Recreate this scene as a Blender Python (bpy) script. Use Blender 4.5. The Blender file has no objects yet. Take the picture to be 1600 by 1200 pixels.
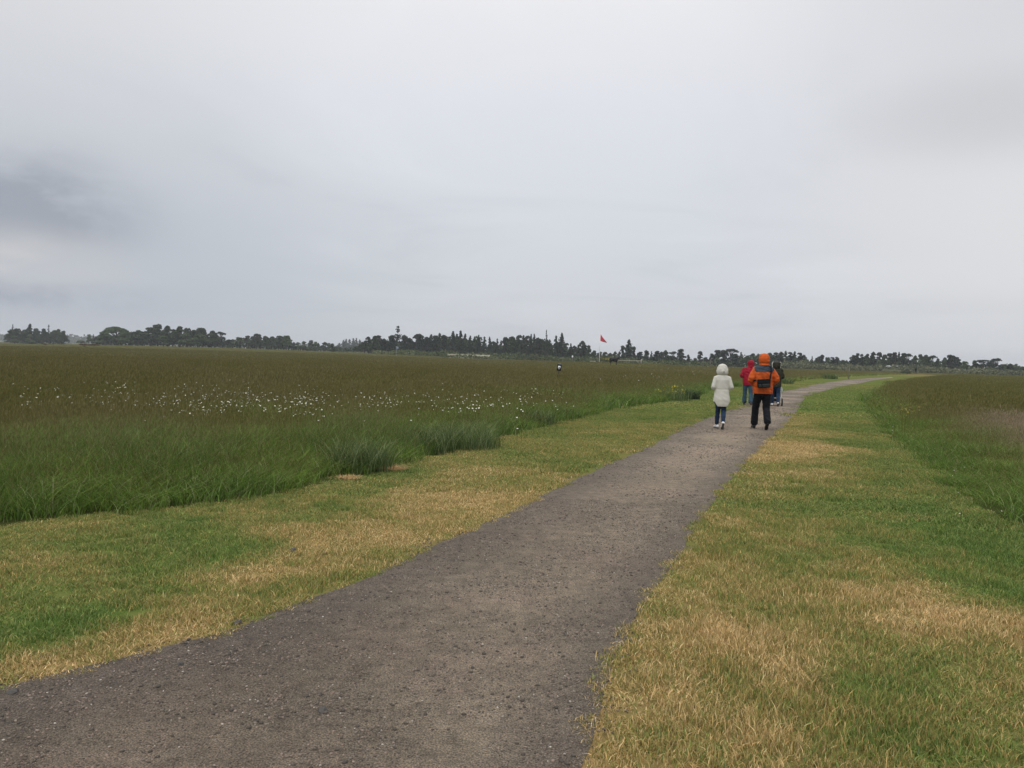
import bpy, bmesh, math, random
import numpy as np
from mathutils import Vector, Matrix, noise
from mathutils.geometry import delaunay_2d_cdt

random.seed(7)
R = np.random.RandomState(11)
C = bpy.context.scene.collection
scene = bpy.context.scene

# ------------------------------------------------------------------ camera
F = 1256.0                      # focal length in pixels of a 1600 px wide picture
CAM_H = 1.6
ROLL = math.radians(1.69)
PITCH = math.atan(44.0 / F * math.cos(ROLL))
cd = bpy.data.cameras.new('camera')
cam = bpy.data.objects.new('camera', cd)
C.objects.link(cam)
scene.camera = cam
cd.sensor_width = 36.0
cd.lens = 36.0 * F / 1600.0
cd.clip_start = 0.05
cd.clip_end = 12000
cr, sr = math.cos(ROLL), math.sin(ROLL)
RT, UP = Vector((1, 0, 0)), Vector((0, math.sin(PITCH), math.cos(PITCH)))
FW = Vector((0, math.cos(PITCH), -math.sin(PITCH)))
CX, CY, CZ = cr * RT + sr * UP, -sr * RT + cr * UP, -FW
cam.matrix_world = Matrix(((CX.x, CY.x, CZ.x, 0), (CX.y, CY.y, CZ.y, 0), (CX.z, CY.z, CZ.z, CAM_H), (0, 0, 0, 1)))


def ray(x, y):
    u, v = (x - 800) / F, -(y - 600) / F
    return CX * u + CY * v + FW


def gp(x, y, z=0.0):
    """ground point seen in the photograph at x, y"""
    d = ray(x, y)
    t = (z - CAM_H) / d.z
    return (d.x * t, d.y * t)


def at(x, y, depth):
    d = ray(x, y)
    t = depth / d.y
    return Vector((d.x * t, depth, CAM_H + d.z * t))


def horizon_y(x):
    return 532.5 + 0.0295 * x


# ------------------------------------------------------------------ sky
world = bpy.data.worlds.new('World')
scene.world = world
world.use_nodes = True
SUN_EL, SUN_AZ = math.radians(58), math.radians(205)
nt = world.node_tree
N, L = nt.nodes, nt.links
N.clear()


def nd(tree, kind, **kw):
    n = tree.nodes.new(kind)
    for k, v in kw.items():
        if k.startswith('i_'):
            key = k[2:]
            n.inputs[int(key) if key.isdigit() else key].default_value = v
        else:
            setattr(n, k, v)
    return n


def math_n(tree, op, a, b=None, clamp=False, c=None):
    n = tree.nodes.new('ShaderNodeMath')
    n.operation = op
    n.use_clamp = clamp
    for i, q in enumerate((a, b, c)):
        if q is None:
            continue
        if isinstance(q, (int, float)):
            n.inputs[i].default_value = q
        else:
            tree.links.new(q, n.inputs[i])
    return n.outputs[0]


def mixc(tree, fac, a, b, mode='MIX'):
    n = tree.nodes.new('ShaderNodeMix')
    n.data_type = 'RGBA'
    n.blend_type = mode
    for i, q in ((0, fac), (6, a), (7, b)):
        if isinstance(q, (int, float)):
            n.inputs[i].default_value = q
        elif isinstance(q, tuple):
            n.inputs[i].default_value = (*q[:3], 1)
        else:
            tree.links.new(q, n.inputs[i])
    return n.outputs[2]


def ramp(tree, fac, stops, interp='LINEAR'):
    n = tree.nodes.new('ShaderNodeValToRGB')
    n.color_ramp.interpolation = interp
    e = n.color_ramp.elements
    while len(e) < len(stops):
        e.new(0.5)
    for k, (p, c) in enumerate(stops):
        e[k].position = p
        e[k].color = (*c, 1) if len(c) == 3 else c
    tree.links.new(fac, n.inputs[0])
    return n.outputs[0]


def s2l(r, g, b):
    def f(c):
        c /= 255.0
        return c / 12.92 if c <= 0.04045 else ((c + 0.055) / 1.055) ** 2.4
    return (f(r), f(g), f(b))


tc = nd(nt, 'ShaderNodeTexCoord')
sep = nd(nt, 'ShaderNodeSeparateXYZ')
L.new(tc.outputs['Generated'], sep.inputs[0])
sx, sy, sz = sep.outputs
elev = math_n(nt, 'MAXIMUM', sz, 0.0)
# an overcast sky: grey near the horizon, paler above, brightest overhead
over = ramp(nt, elev, [(0.0, s2l(217, 220, 225)), (0.06, s2l(216, 220, 226)), (0.14, s2l(219, 223, 230)),
                       (0.28, s2l(230, 233, 240)), (0.42, s2l(244, 244, 247)), (0.7, (1.20, 1.20, 1.20)), (1.0, (1.42, 1.42, 1.41))])
# cloud layer seen in perspective
den = math_n(nt, 'ADD', elev, 0.10)
px_ = math_n(nt, 'DIVIDE', sx, den)
py_ = math_n(nt, 'DIVIDE', sy, den)
cmb = nd(nt, 'ShaderNodeCombineXYZ')
L.new(px_, cmb.inputs[0])
L.new(py_, cmb.inputs[1])
n1 = nd(nt, 'ShaderNodeTexNoise', i_Scale=0.7, i_Detail=7.0, i_Roughness=0.55, i_Distortion=0.8)
L.new(cmb.outputs[0], n1.inputs['Vector'])
soft = ramp(nt, n1.outputs[0], [(0.28, (0.84, 0.85, 0.87)), (0.5, (0.985, 0.985, 0.985)), (0.72, (1.09, 1.085, 1.08))], 'EASE')
col = mixc(nt, 0.62, over, soft, 'MULTIPLY')


def dirblob(px, py, width, power=1.0):
    """falloff around the sky direction seen at px, py"""
    d = ray(px, py).normalized()
    vm = nd(nt, 'ShaderNodeVectorMath', operation='DISTANCE')
    mp = nd(nt, 'ShaderNodeMapping')
    mp.inputs['Scale'].default_value = (1, 1, power)
    L.new(tc.outputs['Generated'], mp.inputs[0])
    L.new(mp.outputs[0], vm.inputs[0])
    vm.inputs[1].default_value = (d.x, d.y, d.z * power)
    mr = nd(nt, 'ShaderNodeMapRange', interpolation_type='SMOOTHERSTEP')
    mr.inputs[1].default_value = 0.0
    mr.inputs[2].default_value = width
    mr.inputs[3].default_value = 1.0
    mr.inputs[4].default_value = 0.0
    L.new(vm.outputs['Value'], mr.inputs[0])
    return mr.outputs[0]


n2 = nd(nt, 'ShaderNodeTexNoise', i_Scale=8.0, i_Detail=9.0, i_Roughness=0.6, i_Distortion=0.3)
mp2 = nd(nt, 'ShaderNodeMapping')
mp2.inputs['Scale'].default_value = (1, 1, 2.4)
L.new(tc.outputs['Generated'], mp2.inputs[0])
L.new(mp2.outputs[0], n2.inputs['Vector'])
nv = ramp(nt, n2.outputs[0], [(0.30, (0, 0, 0)), (0.68, (1, 1, 1))], 'EASE')
# broad bluish-grey bank low on the left, a darker cloud in it and pale breaks under it
b7 = math_n(nt, 'MULTIPLY', dirblob(-150, 60, 0.55, 1.0), 0.7)
col = mixc(nt, b7, col, s2l(218, 219, 222))
b8 = math_n(nt, 'MULTIPLY', dirblob(1750, 40, 0.5, 1.0), 0.8)
col = mixc(nt, b8, col, s2l(216, 217, 221))
b0 = math_n(nt, 'MULTIPLY', dirblob(80, 480, 0.62, 1.7), 0.85)
col = mixc(nt, b0, col, s2l(186, 194, 204))
b1 = dirblob(-25, 322, 0.23, 2.2)
b1 = math_n(nt, 'MULTIPLY', b1, math_n(nt, 'ADD', math_n(nt, 'MULTIPLY', nv, 1.1), 0.40), True)
col = mixc(nt, b1, col, s2l(164, 170, 181))
b2 = math_n(nt, 'MULTIPLY', dirblob(0, 408, 0.20, 3.4), math_n(nt, 'ADD', math_n(nt, 'MULTIPLY', nv, 0.6), 0.35), True)
col = mixc(nt, b2, col, s2l(210, 210, 213))
b3 = math_n(nt, 'MULTIPLY', dirblob(20, 462, 0.24, 7.0), nv, True)
col = mixc(nt, b3, col, s2l(166, 173, 186))
b4 = math_n(nt, 'MULTIPLY', dirblob(60, 505, 0.26, 9.0), 0.6, True)
col = mixc(nt, b4, col, s2l(192, 196, 205))
# paler break high on the right
b5 = math_n(nt, 'MULTIPLY', dirblob(1750, 320, 0.48, 2.0), 0.9)
col = mixc(nt, b5, col, s2l(230, 230, 232))
b6 = math_n(nt, 'MULTIPLY', dirblob(1560, 175, 0.22, 3.0), 0.6)
col = mixc(nt, b6, col, s2l(203, 204, 208))
sky = nd(nt, 'ShaderNodeTexSky', sky_type='NISHITA', sun_disc=False, sun_elevation=SUN_EL, sun_rotation=SUN_AZ, air_density=1.0, dust_density=4.0)
bg1 = nd(nt, 'ShaderNodeBackground', i_Strength=0.05)
L.new(sky.outputs[0], bg1.inputs[0])
bg2 = nd(nt, 'ShaderNodeBackground', i_Strength=1.0)
L.new(col, bg2.inputs[0])
mx = nd(nt, 'ShaderNodeMixShader', i_0=0.94)
L.new(bg1.outputs[0], mx.inputs[1])
L.new(bg2.outputs[0], mx.inputs[2])
wo = nd(nt, 'ShaderNodeOutputWorld')
L.new(mx.outputs[0], wo.inputs[0])

sun = bpy.data.lights.new('sun', 'SUN')
sun.energy = 1.25
sun.angle = math.radians(25)
sun.color = (1.0, 0.97, 0.92)
so = bpy.data.objects.new('sun', sun)
C.objects.link(so)
sd = Vector((math.sin(SUN_AZ) * math.cos(SUN_EL), math.cos(SUN_AZ) * math.cos(SUN_EL), math.sin(SUN_EL)))
so.rotation_euler = sd.to_track_quat('Z', 'Y').to_euler()

vs = scene.view_settings
scene.display_settings.display_device = 'sRGB'
vs.view_transform = 'Standard'
vs.look = 'None'
vs.exposure = 0.0
vs.gamma = 1.0
vs.use_curve_mapping = False
scene.cycles.max_bounces = 5
scene.cycles.diffuse_bounces = 2
scene.cycles.glossy_bounces = 1
scene.cycles.transmission_bounces = 2
scene.cycles.transparent_max_bounces = 4
scene.cycles.volume_bounces = 0


# ------------------------------------------------------------------ helpers
def tag(o, label=None, cat=None, group=None, kind=None):
    if label: o['label'] = label
    if cat: o['category'] = cat
    if group: o['group'] = group
    if kind: o['kind'] = kind
    return o


def link(name, me, parent=None, mats=()):
    o = bpy.data.objects.new(name, me)
    C.objects.link(o)
    if parent is not None:
        o.parent = parent
    for m in mats:
        if me is not None:
            me.materials.append(m)
    return o


def empty(name, loc, rz=0.0):
    o = bpy.data.objects.new(name, None)
    C.objects.link(o)
    o.location = loc
    o.rotation_euler = (0, 0, rz)
    o.empty_display_size = 0.2
    return o


def mesh_np(name, verts, loops, sizes, mats=(), mat_idx=None, attrs=None, smooth=False):
    """verts (n,3), loops flat vertex indices, sizes per-face loop counts"""
    me = bpy.data.meshes.new(name)
    verts = np.asarray(verts, dtype=np.float32)
    loops = np.asarray(loops, dtype=np.int32).ravel()
    sizes = np.asarray(sizes, dtype=np.int32)
    me.vertices.add(len(verts))
    me.vertices.foreach_set('co', verts.ravel())
    me.loops.add(len(loops))
    me.loops.foreach_set('vertex_index', loops)
    me.polygons.add(len(sizes))
    st = np.zeros(len(sizes), dtype=np.int32)
    st[1:] = np.cumsum(sizes)[:-1]
    me.polygons.foreach_set('loop_start', st)
    me.polygons.foreach_set('loop_total', sizes)
    for m in mats:
        me.materials.append(m)
    if mat_idx is not None:
        me.polygons.foreach_set('material_index', np.asarray(mat_idx, dtype=np.int32))
    if smooth:
        me.polygons.foreach_set('use_smooth', np.ones(len(sizes), dtype=bool))
    for k, v in (attrs or {}).items():
        a = me.attributes.new(k, 'FLOAT', 'POINT')
        a.data.foreach_set('value', np.asarray(v, dtype=np.float32))
    me.update(calc_edges=True)
    return me


def new_mat(name):
    m = bpy.data.materials.new(name)
    m.use_nodes = True
    m.node_tree.nodes.clear()
    out = m.node_tree.nodes.new('ShaderNodeOutputMaterial')
    return m, m.node_tree, out


def simple(name, col, rough=0.8, var=0.12, scale=8.0, bump=0.0, metal=0.0, spec=0.3):
    m, t, out = new_mat(name)
    p = nd(t, 'ShaderNodeBsdfPrincipled', i_Roughness=rough, i_Metallic=metal)
    p.inputs['Specular IOR Level'].default_value = spec
    co = nd(t, 'ShaderNodeTexCoord')
    n = nd(t, 'ShaderNodeTexNoise', i_Scale=scale, i_Detail=4.0)
    t.links.new(co.outputs['Object'], n.inputs['Vector'])
    lo = tuple(c * (1 - var) for c in col)
    hi = tuple(min(1, c * (1 + var)) for c in col)
    c = ramp(t, n.outputs[0], [(0.3, lo), (0.7, hi)])
    t.links.new(c, p.inputs['Base Color'])
    if bump:
        b = nd(t, 'ShaderNodeBump', i_Strength=bump, i_Distance=0.01)
        n3 = nd(t, 'ShaderNodeTexNoise', i_Scale=scale * 6, i_Detail=3.0)
        t.links.new(co.outputs['Object'], n3.inputs['Vector'])
        t.links.new(n3.outputs[0], b.inputs['Height'])
        t.links.new(b.outputs[0], p.inputs['Normal'])
    t.links.new(p.outputs[0], out.inputs[0])
    return m


def fbm2(x, y, scale, seed=0, octaves=3):
    """vectorised value noise on a lattice, about -1..1"""
    x = np.asarray(x, dtype=np.float64) / scale
    y = np.asarray(y, dtype=np.float64) / scale
    tot = np.zeros_like(x)
    amp, nrm = 1.0, 0.0
    for o in range(octaves):
        xi, yi = np.floor(x).astype(np.int64), np.floor(y).astype(np.int64)
        fx, fy = x - xi, y - yi
        fx, fy = fx * fx * (3 - 2 * fx), fy * fy * (3 - 2 * fy)

        def h(a, b):
            v = (a * 374761393 + b * 668265263 + (seed + o * 17) * 974634777) & 0x7fffffff
            v = ((v ^ (v >> 13)) * 1274126177) & 0x7fffffff
            return ((v ^ (v >> 16)) & 0xffff) / 32767.5 - 1
        v = (h(xi, yi) * (1 - fx) + h(xi + 1, yi) * fx) * (1 - fy) + (h(xi, yi + 1) * (1 - fx) + h(xi + 1, yi + 1) * fx) * fy
        tot += v * amp
        nrm += amp
        amp *= 0.5
        x, y = x * 2.03 + 5.1, y * 2.03 + 3.7
    return tot / nrm * 1.5


def smoothstep(a, b, v):
    t = np.clip((v - a) / (b - a), 0, 1)
    return t * t * (3 - 2 * t)


# far terrain swells slightly beyond 70 m
_AX = np.array([-900, -300, 0, 100, 200, 340, 500, 640, 740, 850, 1000, 1200, 1600, 2400], float)
_AV = np.array([0, 0, 0.6, 2.2, 4.0, 5.0, 3.6, 2.2, 0.8, 0.0, -1.5, -1.0, -0.6, 0], float)


def terr(x, y):
    x = np.asarray(x, dtype=np.float64)
    y = np.asarray(y, dtype=np.float64)
    r = np.hypot(x, y)
    px = 800 + F * x / np.maximum(y, 0.15 * r + 0.01)
    a = np.interp(px, _AX, _AV)
    a = np.where(y > 0.1 * r, a, 0.0)
    knoll = 0.45 * np.exp(-((x - 21.5) ** 2 / 300.0 + (y - 170.0) ** 2 / 300.0))
    return a * smoothstep(90, 340, r) * 350.0 / F * np.clip(r / 350.0, 0.3, 1.0) + knoll


def terr1(x, y):
    return float(terr(np.array([x]), np.array([y]))[0])

# ------------------------------------------------------------------ outlines of path, mown verge and meadow
def curve_pts(pix, extra_start=(), extra_end=()):
    pts = list(extra_start) + [gp(*p) for p in pix] + list(extra_end)
    return pts


PL = curve_pts([(0, 1075), (130, 1045), (340, 990), (460, 945), (600, 895), (640, 872), (800, 800), (900, 750), (1000, 705), (1080, 665),
                (1120, 649), (1165, 632), (1225, 611), (1300, 596.5), (1350, 591.5), (1392, 589)], extra_start=[(-9.5, -3.5), (-6.0, 0.0), (-3.6, 2.4)])
PR = curve_pts([(905, 1200), (945, 1080), (990, 970), (1060, 870), (1110, 790), (1160, 730), (1200, 690), (1240, 650), (1262, 620),
                (1300, 608), (1340, 600), (1370, 593.5), (1396, 590.2)], extra_start=[(-3.2, -3.5), (-1.2, 0.2), (-0.2, 2.0)])
ML = curve_pts([(0, 825), (100, 812), (200, 800), (300, 795), (420, 775), (510, 757), (560, 745), (610, 736), (640, 724), (700, 707), (780, 688),
                (850, 665), (900, 655), (960, 640), (1040, 628), (1085, 618), (1110, 610), (1145, 605), (1225, 597), (1300, 589.5), (1350, 587),
                (1390, 585), (1440, 584.6)], extra_start=[(-30, -4), (-18, 1.0), (-10, 4.2), (-6.2, 6.0)])
MR = curve_pts([(1505, 587.5), (1470, 589), (1440, 592), (1400, 600), (1370, 612), (1352, 625), (1348, 632), (1355, 645), (1365, 655),
                (1380, 672), (1400, 690), (1430, 710), (1460, 735), (1480, 760), (1530, 795), (1600, 830)], extra_end=[(6.0, 7.0), (7.2, 5.0), (9.5, 2.0), (13, -4)])


def resample(pts, seg):
    """smooth a polyline (Catmull-Rom); the step grows with distance"""
    out = []
    n = len(pts)
    for i in range(n - 1):
        p0, p1, p2, p3 = [np.array(pts[min(max(k, 0), n - 1)]) for k in (i - 1, i, i + 1, i + 2)]
        d = np.hypot(*(p2 - p1))
        step = seg * max(1.0, np.hypot(*p1) / 8.0)
        m = max(1, int(d / step))
        for k in range(m):
            t = k / m
            q = 0.5 * ((2 * p1) + (-p0 + p2) * t + (2 * p0 - 5 * p1 + 4 * p2 - p3) * t * t + (-p0 + 3 * p1 - 3 * p2 + p3) * t ** 3)
            out.append(q)
    out.append(np.array(pts[-1]))
    return np.array(out)


def wobble(p, amp, scale, seed):
    r = np.hypot(p[:, 0], p[:, 1])
    k = np.where(r < 9, np.clip(r / 10, 0.6, 1.0), np.clip(1.0 - (r - 9) / 12, 0.25, 1.0))
    if seed > 2:
        k = np.clip(r / 12, 0.8, 1.6)
    return p + np.stack([fbm2(p[:, 0], p[:, 1], scale, seed), fbm2(p[:, 0], p[:, 1], scale, seed + 50)], 1) * (amp * k)[:, None]


plc, prc = wobble(resample(PL, 0.12), 0.055, 0.40, 1), wobble(resample(PR, 0.12), 0.022, 0.35, 2)
mlc, mrc = wobble(resample(ML, 0.3), 0.16, 1.3, 3), wobble(resample(MR, 0.3), 0.13, 1.2, 4)
PATH = np.vstack([plc, prc[::-1]])
VERGE = np.vstack([mlc, mrc])


def inside(poly, x, y):
    x, y = np.asarray(x), np.asarray(y)
    res = np.zeros(x.shape, bool)
    n = len(poly)
    j = n - 1
    for i in range(n):
        xi, yi = poly[i]
        xj, yj = poly[j]
        if yi != yj:
            c = ((yi > y) != (yj > y)) & (x < (xj - xi) * (y - yi) / (yj - yi) + xi)
            res ^= c
        j = i
    return res


def dist_line(pl, x, y):
    x, y = np.asarray(x, float), np.asarray(y, float)
    best = np.full(x.shape, 1e9)
    for i in range(len(pl) - 1):
        ax, ay = pl[i]
        bx, by = pl[i + 1]
        dx, dy = bx - ax, by - ay
        l2 = dx * dx + dy * dy + 1e-12
        t = np.clip(((x - ax) * dx + (y - ay) * dy) / l2, 0, 1)
        np.minimum(best, np.hypot(x - ax - t * dx, y - ay - t * dy), out=best)
    return best


mls, mrs = mlc[::3], mrc[::3]
pls, prs = plc[::4], prc[::4]

# how dry the mown grass is: 0 lush green, 1 straw; read off the photograph at these ground points
_D = [(60, 1050, .92), (200, 1010, .92), (320, 985, .85), (120, 960, .34), (40, 1000, .22), (60, 900, .55), (20, 860, .60), (150, 840, .42), (250, 880, .30), (230, 830, .25),
      (350, 860, .32), (330, 930, .55), (420, 900, .68), (520, 870, .80), (600, 850, .84), (560, 830, .72), (480, 800, .42), (560, 780, .45), (640, 800, .62), (700, 800, .66),
      (760, 775, .84), (700, 750, .70), (760, 745, .62), (830, 745, .58), (900, 730, .48), (640, 745, .25), (760, 705, .40), (850, 700, .50), (900, 685, .45), (980, 680, .40),
      (950, 650, .28), (1040, 650, .30), (1090, 640, .33), (1100, 622, .24), (1000, 690, .50), (560, 905, .55), (430, 940, .62),
      (150, 1110, .6), (930, 1180, .85), (960, 1120, .74), (975, 1040, .66), (1000, 985, .74), (1040, 930, .68), (1080, 880, .62), (1120, 820, .60), (1160, 770, .58),
      (1150, 990, .86), (1050, 1080, .82), (1200, 1150, .86), (1250, 1050, .88), (1210, 1020, .86), (1100, 1140, .72), (1180, 920, .55), (1250, 950, .62), (1130, 1060, .6), (1270, 1000, .72),
      (1400, 950, .88), (1380, 910, .84), (1480, 975, .88), (1560, 985, .80), (1350, 1000, .50), (1450, 1050, .42), (1330, 1060, .35), (1540, 1060, .55), (1500, 1130, .62), (1380, 1140, .55),
      (1590, 1160, .5), (1300, 1170, .72), (1500, 900, .22), (1580, 930, .15), (1550, 860, .10), (1400, 850, .30), (1300, 860, .42), (1230, 850, .45), (1200, 800, .48), (1330, 890, .60),
      (1450, 800, .20), (1350, 800, .34), (1250, 780, .42), (1360, 745, .58), (1340, 720, .40), (1290, 755, .52), (1400, 740, .30), (1230, 708, .97), (1215, 712, .95), (1260, 700, .90), (1215, 690, .80),
      (1250, 680, .74), (1230, 665, .70), (1255, 650, .60), (1240, 735, .50), (1300, 690, .30), (1330, 670, .20), (1340, 640, .16), (1290, 650, .34), (1300, 625, .26), (1330, 615, .22), (1400, 598, .30),
      (1420, 590, .42), (1480, 587, .60), (1250, 600, .40), (1300, 591, .42), (1360, 588, .42), (1380, 700, .24), (1420, 760, .24), (1480, 830, .18)]
_DW = np.array([gp(a, b) for a, b, _ in _D])
_DV = np.array([v for *_, v in _D])


def logpol(x, y):
    r = np.hypot(x, y) + 0.3
    return np.arctan2(x, y) * 2.2, np.log(r) * 1.6


_DA, _DR = logpol(_DW[:, 0], _DW[:, 1])


def dryness(x, y):
    x, y = np.asarray(x, float), np.asarray(y, float)
    out = np.zeros(x.shape)
    for s in range(0, len(x), 20000):
        a, r = logpol(x[s:s + 20000], y[s:s + 20000])
        a = a + 0.05 * fbm2(x[s:s + 20000], y[s:s + 20000], 0.7, 9)
        w = 1.0 / ((a[:, None] - _DA) ** 2 + (r[:, None] - _DR) ** 2 + 0.0006) ** 1.6
        out[s:s + 20000] = (w * _DV).sum(1) / w.sum(1)
    n = fbm2(x, y, 0.9, 21) * 0.14 + fbm2(x, y, 0.26, 22) * 0.19 - 0.05
    # faint stripes left by the mower further off
    far = smoothstep(14, 30, np.hypot(x, y))
    st = np.sin((x * 0.80 - y * 0.60) * 2 * math.pi / 1.9 + fbm2(x, y, 6.0, 5) * 1.2) * 0.07 * far
    return np.clip(out + n * (1 - 0.5 * far) + st, 0.0, 1.0)


# ------------------------------------------------------------------ grass and ground materials
DRY = [(0.0, (0.105, 0.185, 0.038)), (0.22, (0.195, 0.280, 0.064)), (0.45, (0.270, 0.285, 0.085)), (0.66, (0.380, 0.300, 0.108)),
       (0.86, (0.570, 0.385, 0.165)), (1.0, (0.730, 0.545, 0.285))]


def instance_attr(t, name):
    return nd(t, 'ShaderNodeAttribute', attribute_type='INSTANCER', attribute_name=name).outputs['Fac']


def geo_attr(t, name):
    return nd(t, 'ShaderNodeAttribute', attribute_type='GEOMETRY', attribute_name=name).outputs['Fac']


def leaf_shader(t, out, col, trans=0.30, gloss=0.03, rough=0.45):
    d = nd(t, 'ShaderNodeBsdfDiffuse')
    tr = nd(t, 'ShaderNodeBsdfTranslucent')
    t.links.new(col, d.inputs[0])
    t.links.new(col, tr.inputs[0])
    m1 = nd(t, 'ShaderNodeMixShader', i_0=trans)
    t.links.new(d.outputs[0], m1.inputs[1])
    t.links.new(tr.outputs[0], m1.inputs[2])
    g = nd(t, 'ShaderNodeBsdfGlossy', i_Roughness=rough)
    m2 = nd(t, 'ShaderNodeMixShader', i_0=gloss)
    t.links.new(m1.outputs[0], m2.inputs[1])
    t.links.new(g.outputs[0], m2.inputs[2])
    t.links.new(m2.outputs[0], out.inputs[0])


def mat_lawn_blade():
    m, t, out = new_mat('mown grass blade')
    dry = instance_attr(t, 'tone')
    rnd = geo_attr(t, 'rnd')
    f = math_n(t, 'ADD', dry, math_n(t, 'MULTIPLY', math_n(t, 'SUBTRACT', rnd, 0.5), 0.85), True)
    c = ramp(t, f, DRY)
    q = math_n(t, 'FRACT', math_n(t, 'MULTIPLY', rnd, 7.31))
    c = mixc(t, 1.0, c, ramp(t, q, [(0.0, (0.52, 0.52, 0.52)), (0.6, (1.0, 1.0, 1.0)), (1.0, (1.5, 1.5, 1.5))]), 'MULTIPLY')
    leaf_shader(t, out, c, 0.32, 0.02)
    return m


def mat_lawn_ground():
    m, t, out = new_mat('mown turf')
    dry = geo_attr(t, 'dry')
    g = nd(t, 'ShaderNodeNewGeometry')
    n = nd(t, 'ShaderNodeTexNoise', i_Scale=22.0, i_Detail=5.0, i_Roughness=0.7)
    t.links.new(g.outputs['Position'], n.inputs['Vector'])
    n2_ = nd(t, 'ShaderNodeTexNoise', i_Scale=1.6, i_Detail=6.0, i_Roughness=0.65)
    t.links.new(g.outputs['Position'], n2_.inputs['Vector'])
    f = math_n(t, 'ADD', dry, math_n(t, 'MULTIPLY', math_n(t, 'SUBTRACT', n.outputs[0], 0.5), 0.5))
    f = math_n(t, 'ADD', f, math_n(t, 'MULTIPLY', math_n(t, 'SUBTRACT', n2_.outputs[0], 0.5), 0.6), True)
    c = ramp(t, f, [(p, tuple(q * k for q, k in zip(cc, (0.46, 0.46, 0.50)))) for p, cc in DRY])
    d = nd(t, 'ShaderNodeBsdfDiffuse')
    t.links.new(c, d.inputs[0])
    t.links.new(d.outputs[0], out.inputs[0])
    return m


def mat_meadow_blade():
    m, t, out = new_mat('meadow grass blade')
    lush = instance_attr(t, 'tone')
    rnd = geo_attr(t, 'rnd')
    f = math_n(t, 'ADD', lush, math_n(t, 'MULTIPLY', math_n(t, 'SUBTRACT', rnd, 0.5), 0.55), True)
    c = ramp(t, f, [(0.0, (0.190, 0.180, 0.040)), (0.25, (0.155, 0.182, 0.033)), (0.50, (0.155, 0.208, 0.036)), (0.78, (0.126, 0.205, 0.030)), (1.0, (0.086, 0.164, 0.025))])
    # a few bleached blades
    k = ramp(t, rnd, [(0.935, (0, 0, 0)), (0.965, (1, 1, 1))])
    c = mixc(t, math_n(t, 'MULTIPLY', k, 0.8), c, (0.46, 0.47, 0.24))
    c = mixc(t, math_n(t, 'MULTIPLY', instance_attr(t, 'pink'), 0.55), c, (0.30, 0.235, 0.15))
    q = math_n(t, 'FRACT', math_n(t, 'MULTIPLY', rnd, 7.31))
    c = mixc(t, 1.0, c, ramp(t, q, [(0.0, (0.50, 0.50, 0.50)), (0.6, (1.0, 1.0, 1.0)), (1.0, (1.65, 1.65, 1.65))]), 'MULTIPLY')
    leaf_shader(t, out, c, 0.30, 0.018, 0.35)
    return m


def mat_seed():
    m, t, out = new_mat('grass seed head')
    pink = instance_attr(t, 'pink')
    rnd = geo_attr(t, 'rnd')
    c = ramp(t, rnd, [(0.0, (0.105, 0.106, 0.028)), (0.5, (0.160, 0.152, 0.044)), (1.0, (0.235, 0.215, 0.075))])
    c2 = ramp(t, rnd, [(0.0, (0.26, 0.19, 0.14)), (0.6, (0.38, 0.29, 0.22)), (1.0, (0.46, 0.38, 0.27))])
    c = mixc(t, pink, c, c2)
    leaf_shader(t, out, c, 0.30, 0.02)
    return m


def mat_meadow_ground():
    m, t, out = new_mat('meadow soil and thatch')
    far = geo_attr(t, 'far')
    g = nd(t, 'ShaderNodeNewGeometry')
    n = nd(t, 'ShaderNodeTexNoise', i_Scale=0.05, i_Detail=6.0, i_Roughness=0.6)
    t.links.new(g.outputs['Position'], n.inputs['Vector'])
    n2_ = nd(t, 'ShaderNodeTexNoise', i_Scale=1.2, i_Detail=5.0, i_Roughness=0.7)
    t.links.new(g.outputs['Position'], n2_.inputs['Vector'])
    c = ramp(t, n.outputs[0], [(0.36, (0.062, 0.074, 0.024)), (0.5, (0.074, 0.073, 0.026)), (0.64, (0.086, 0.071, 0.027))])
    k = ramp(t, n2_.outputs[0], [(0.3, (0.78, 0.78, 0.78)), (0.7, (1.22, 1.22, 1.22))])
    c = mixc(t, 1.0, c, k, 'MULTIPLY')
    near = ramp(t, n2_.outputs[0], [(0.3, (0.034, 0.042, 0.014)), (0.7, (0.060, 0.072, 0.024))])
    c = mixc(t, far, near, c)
    d = nd(t, 'ShaderNodeBsdfDiffuse')
    t.links.new(c, d.inputs[0])
    t.links.new(d.outputs[0], out.inputs[0])
    return m


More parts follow.
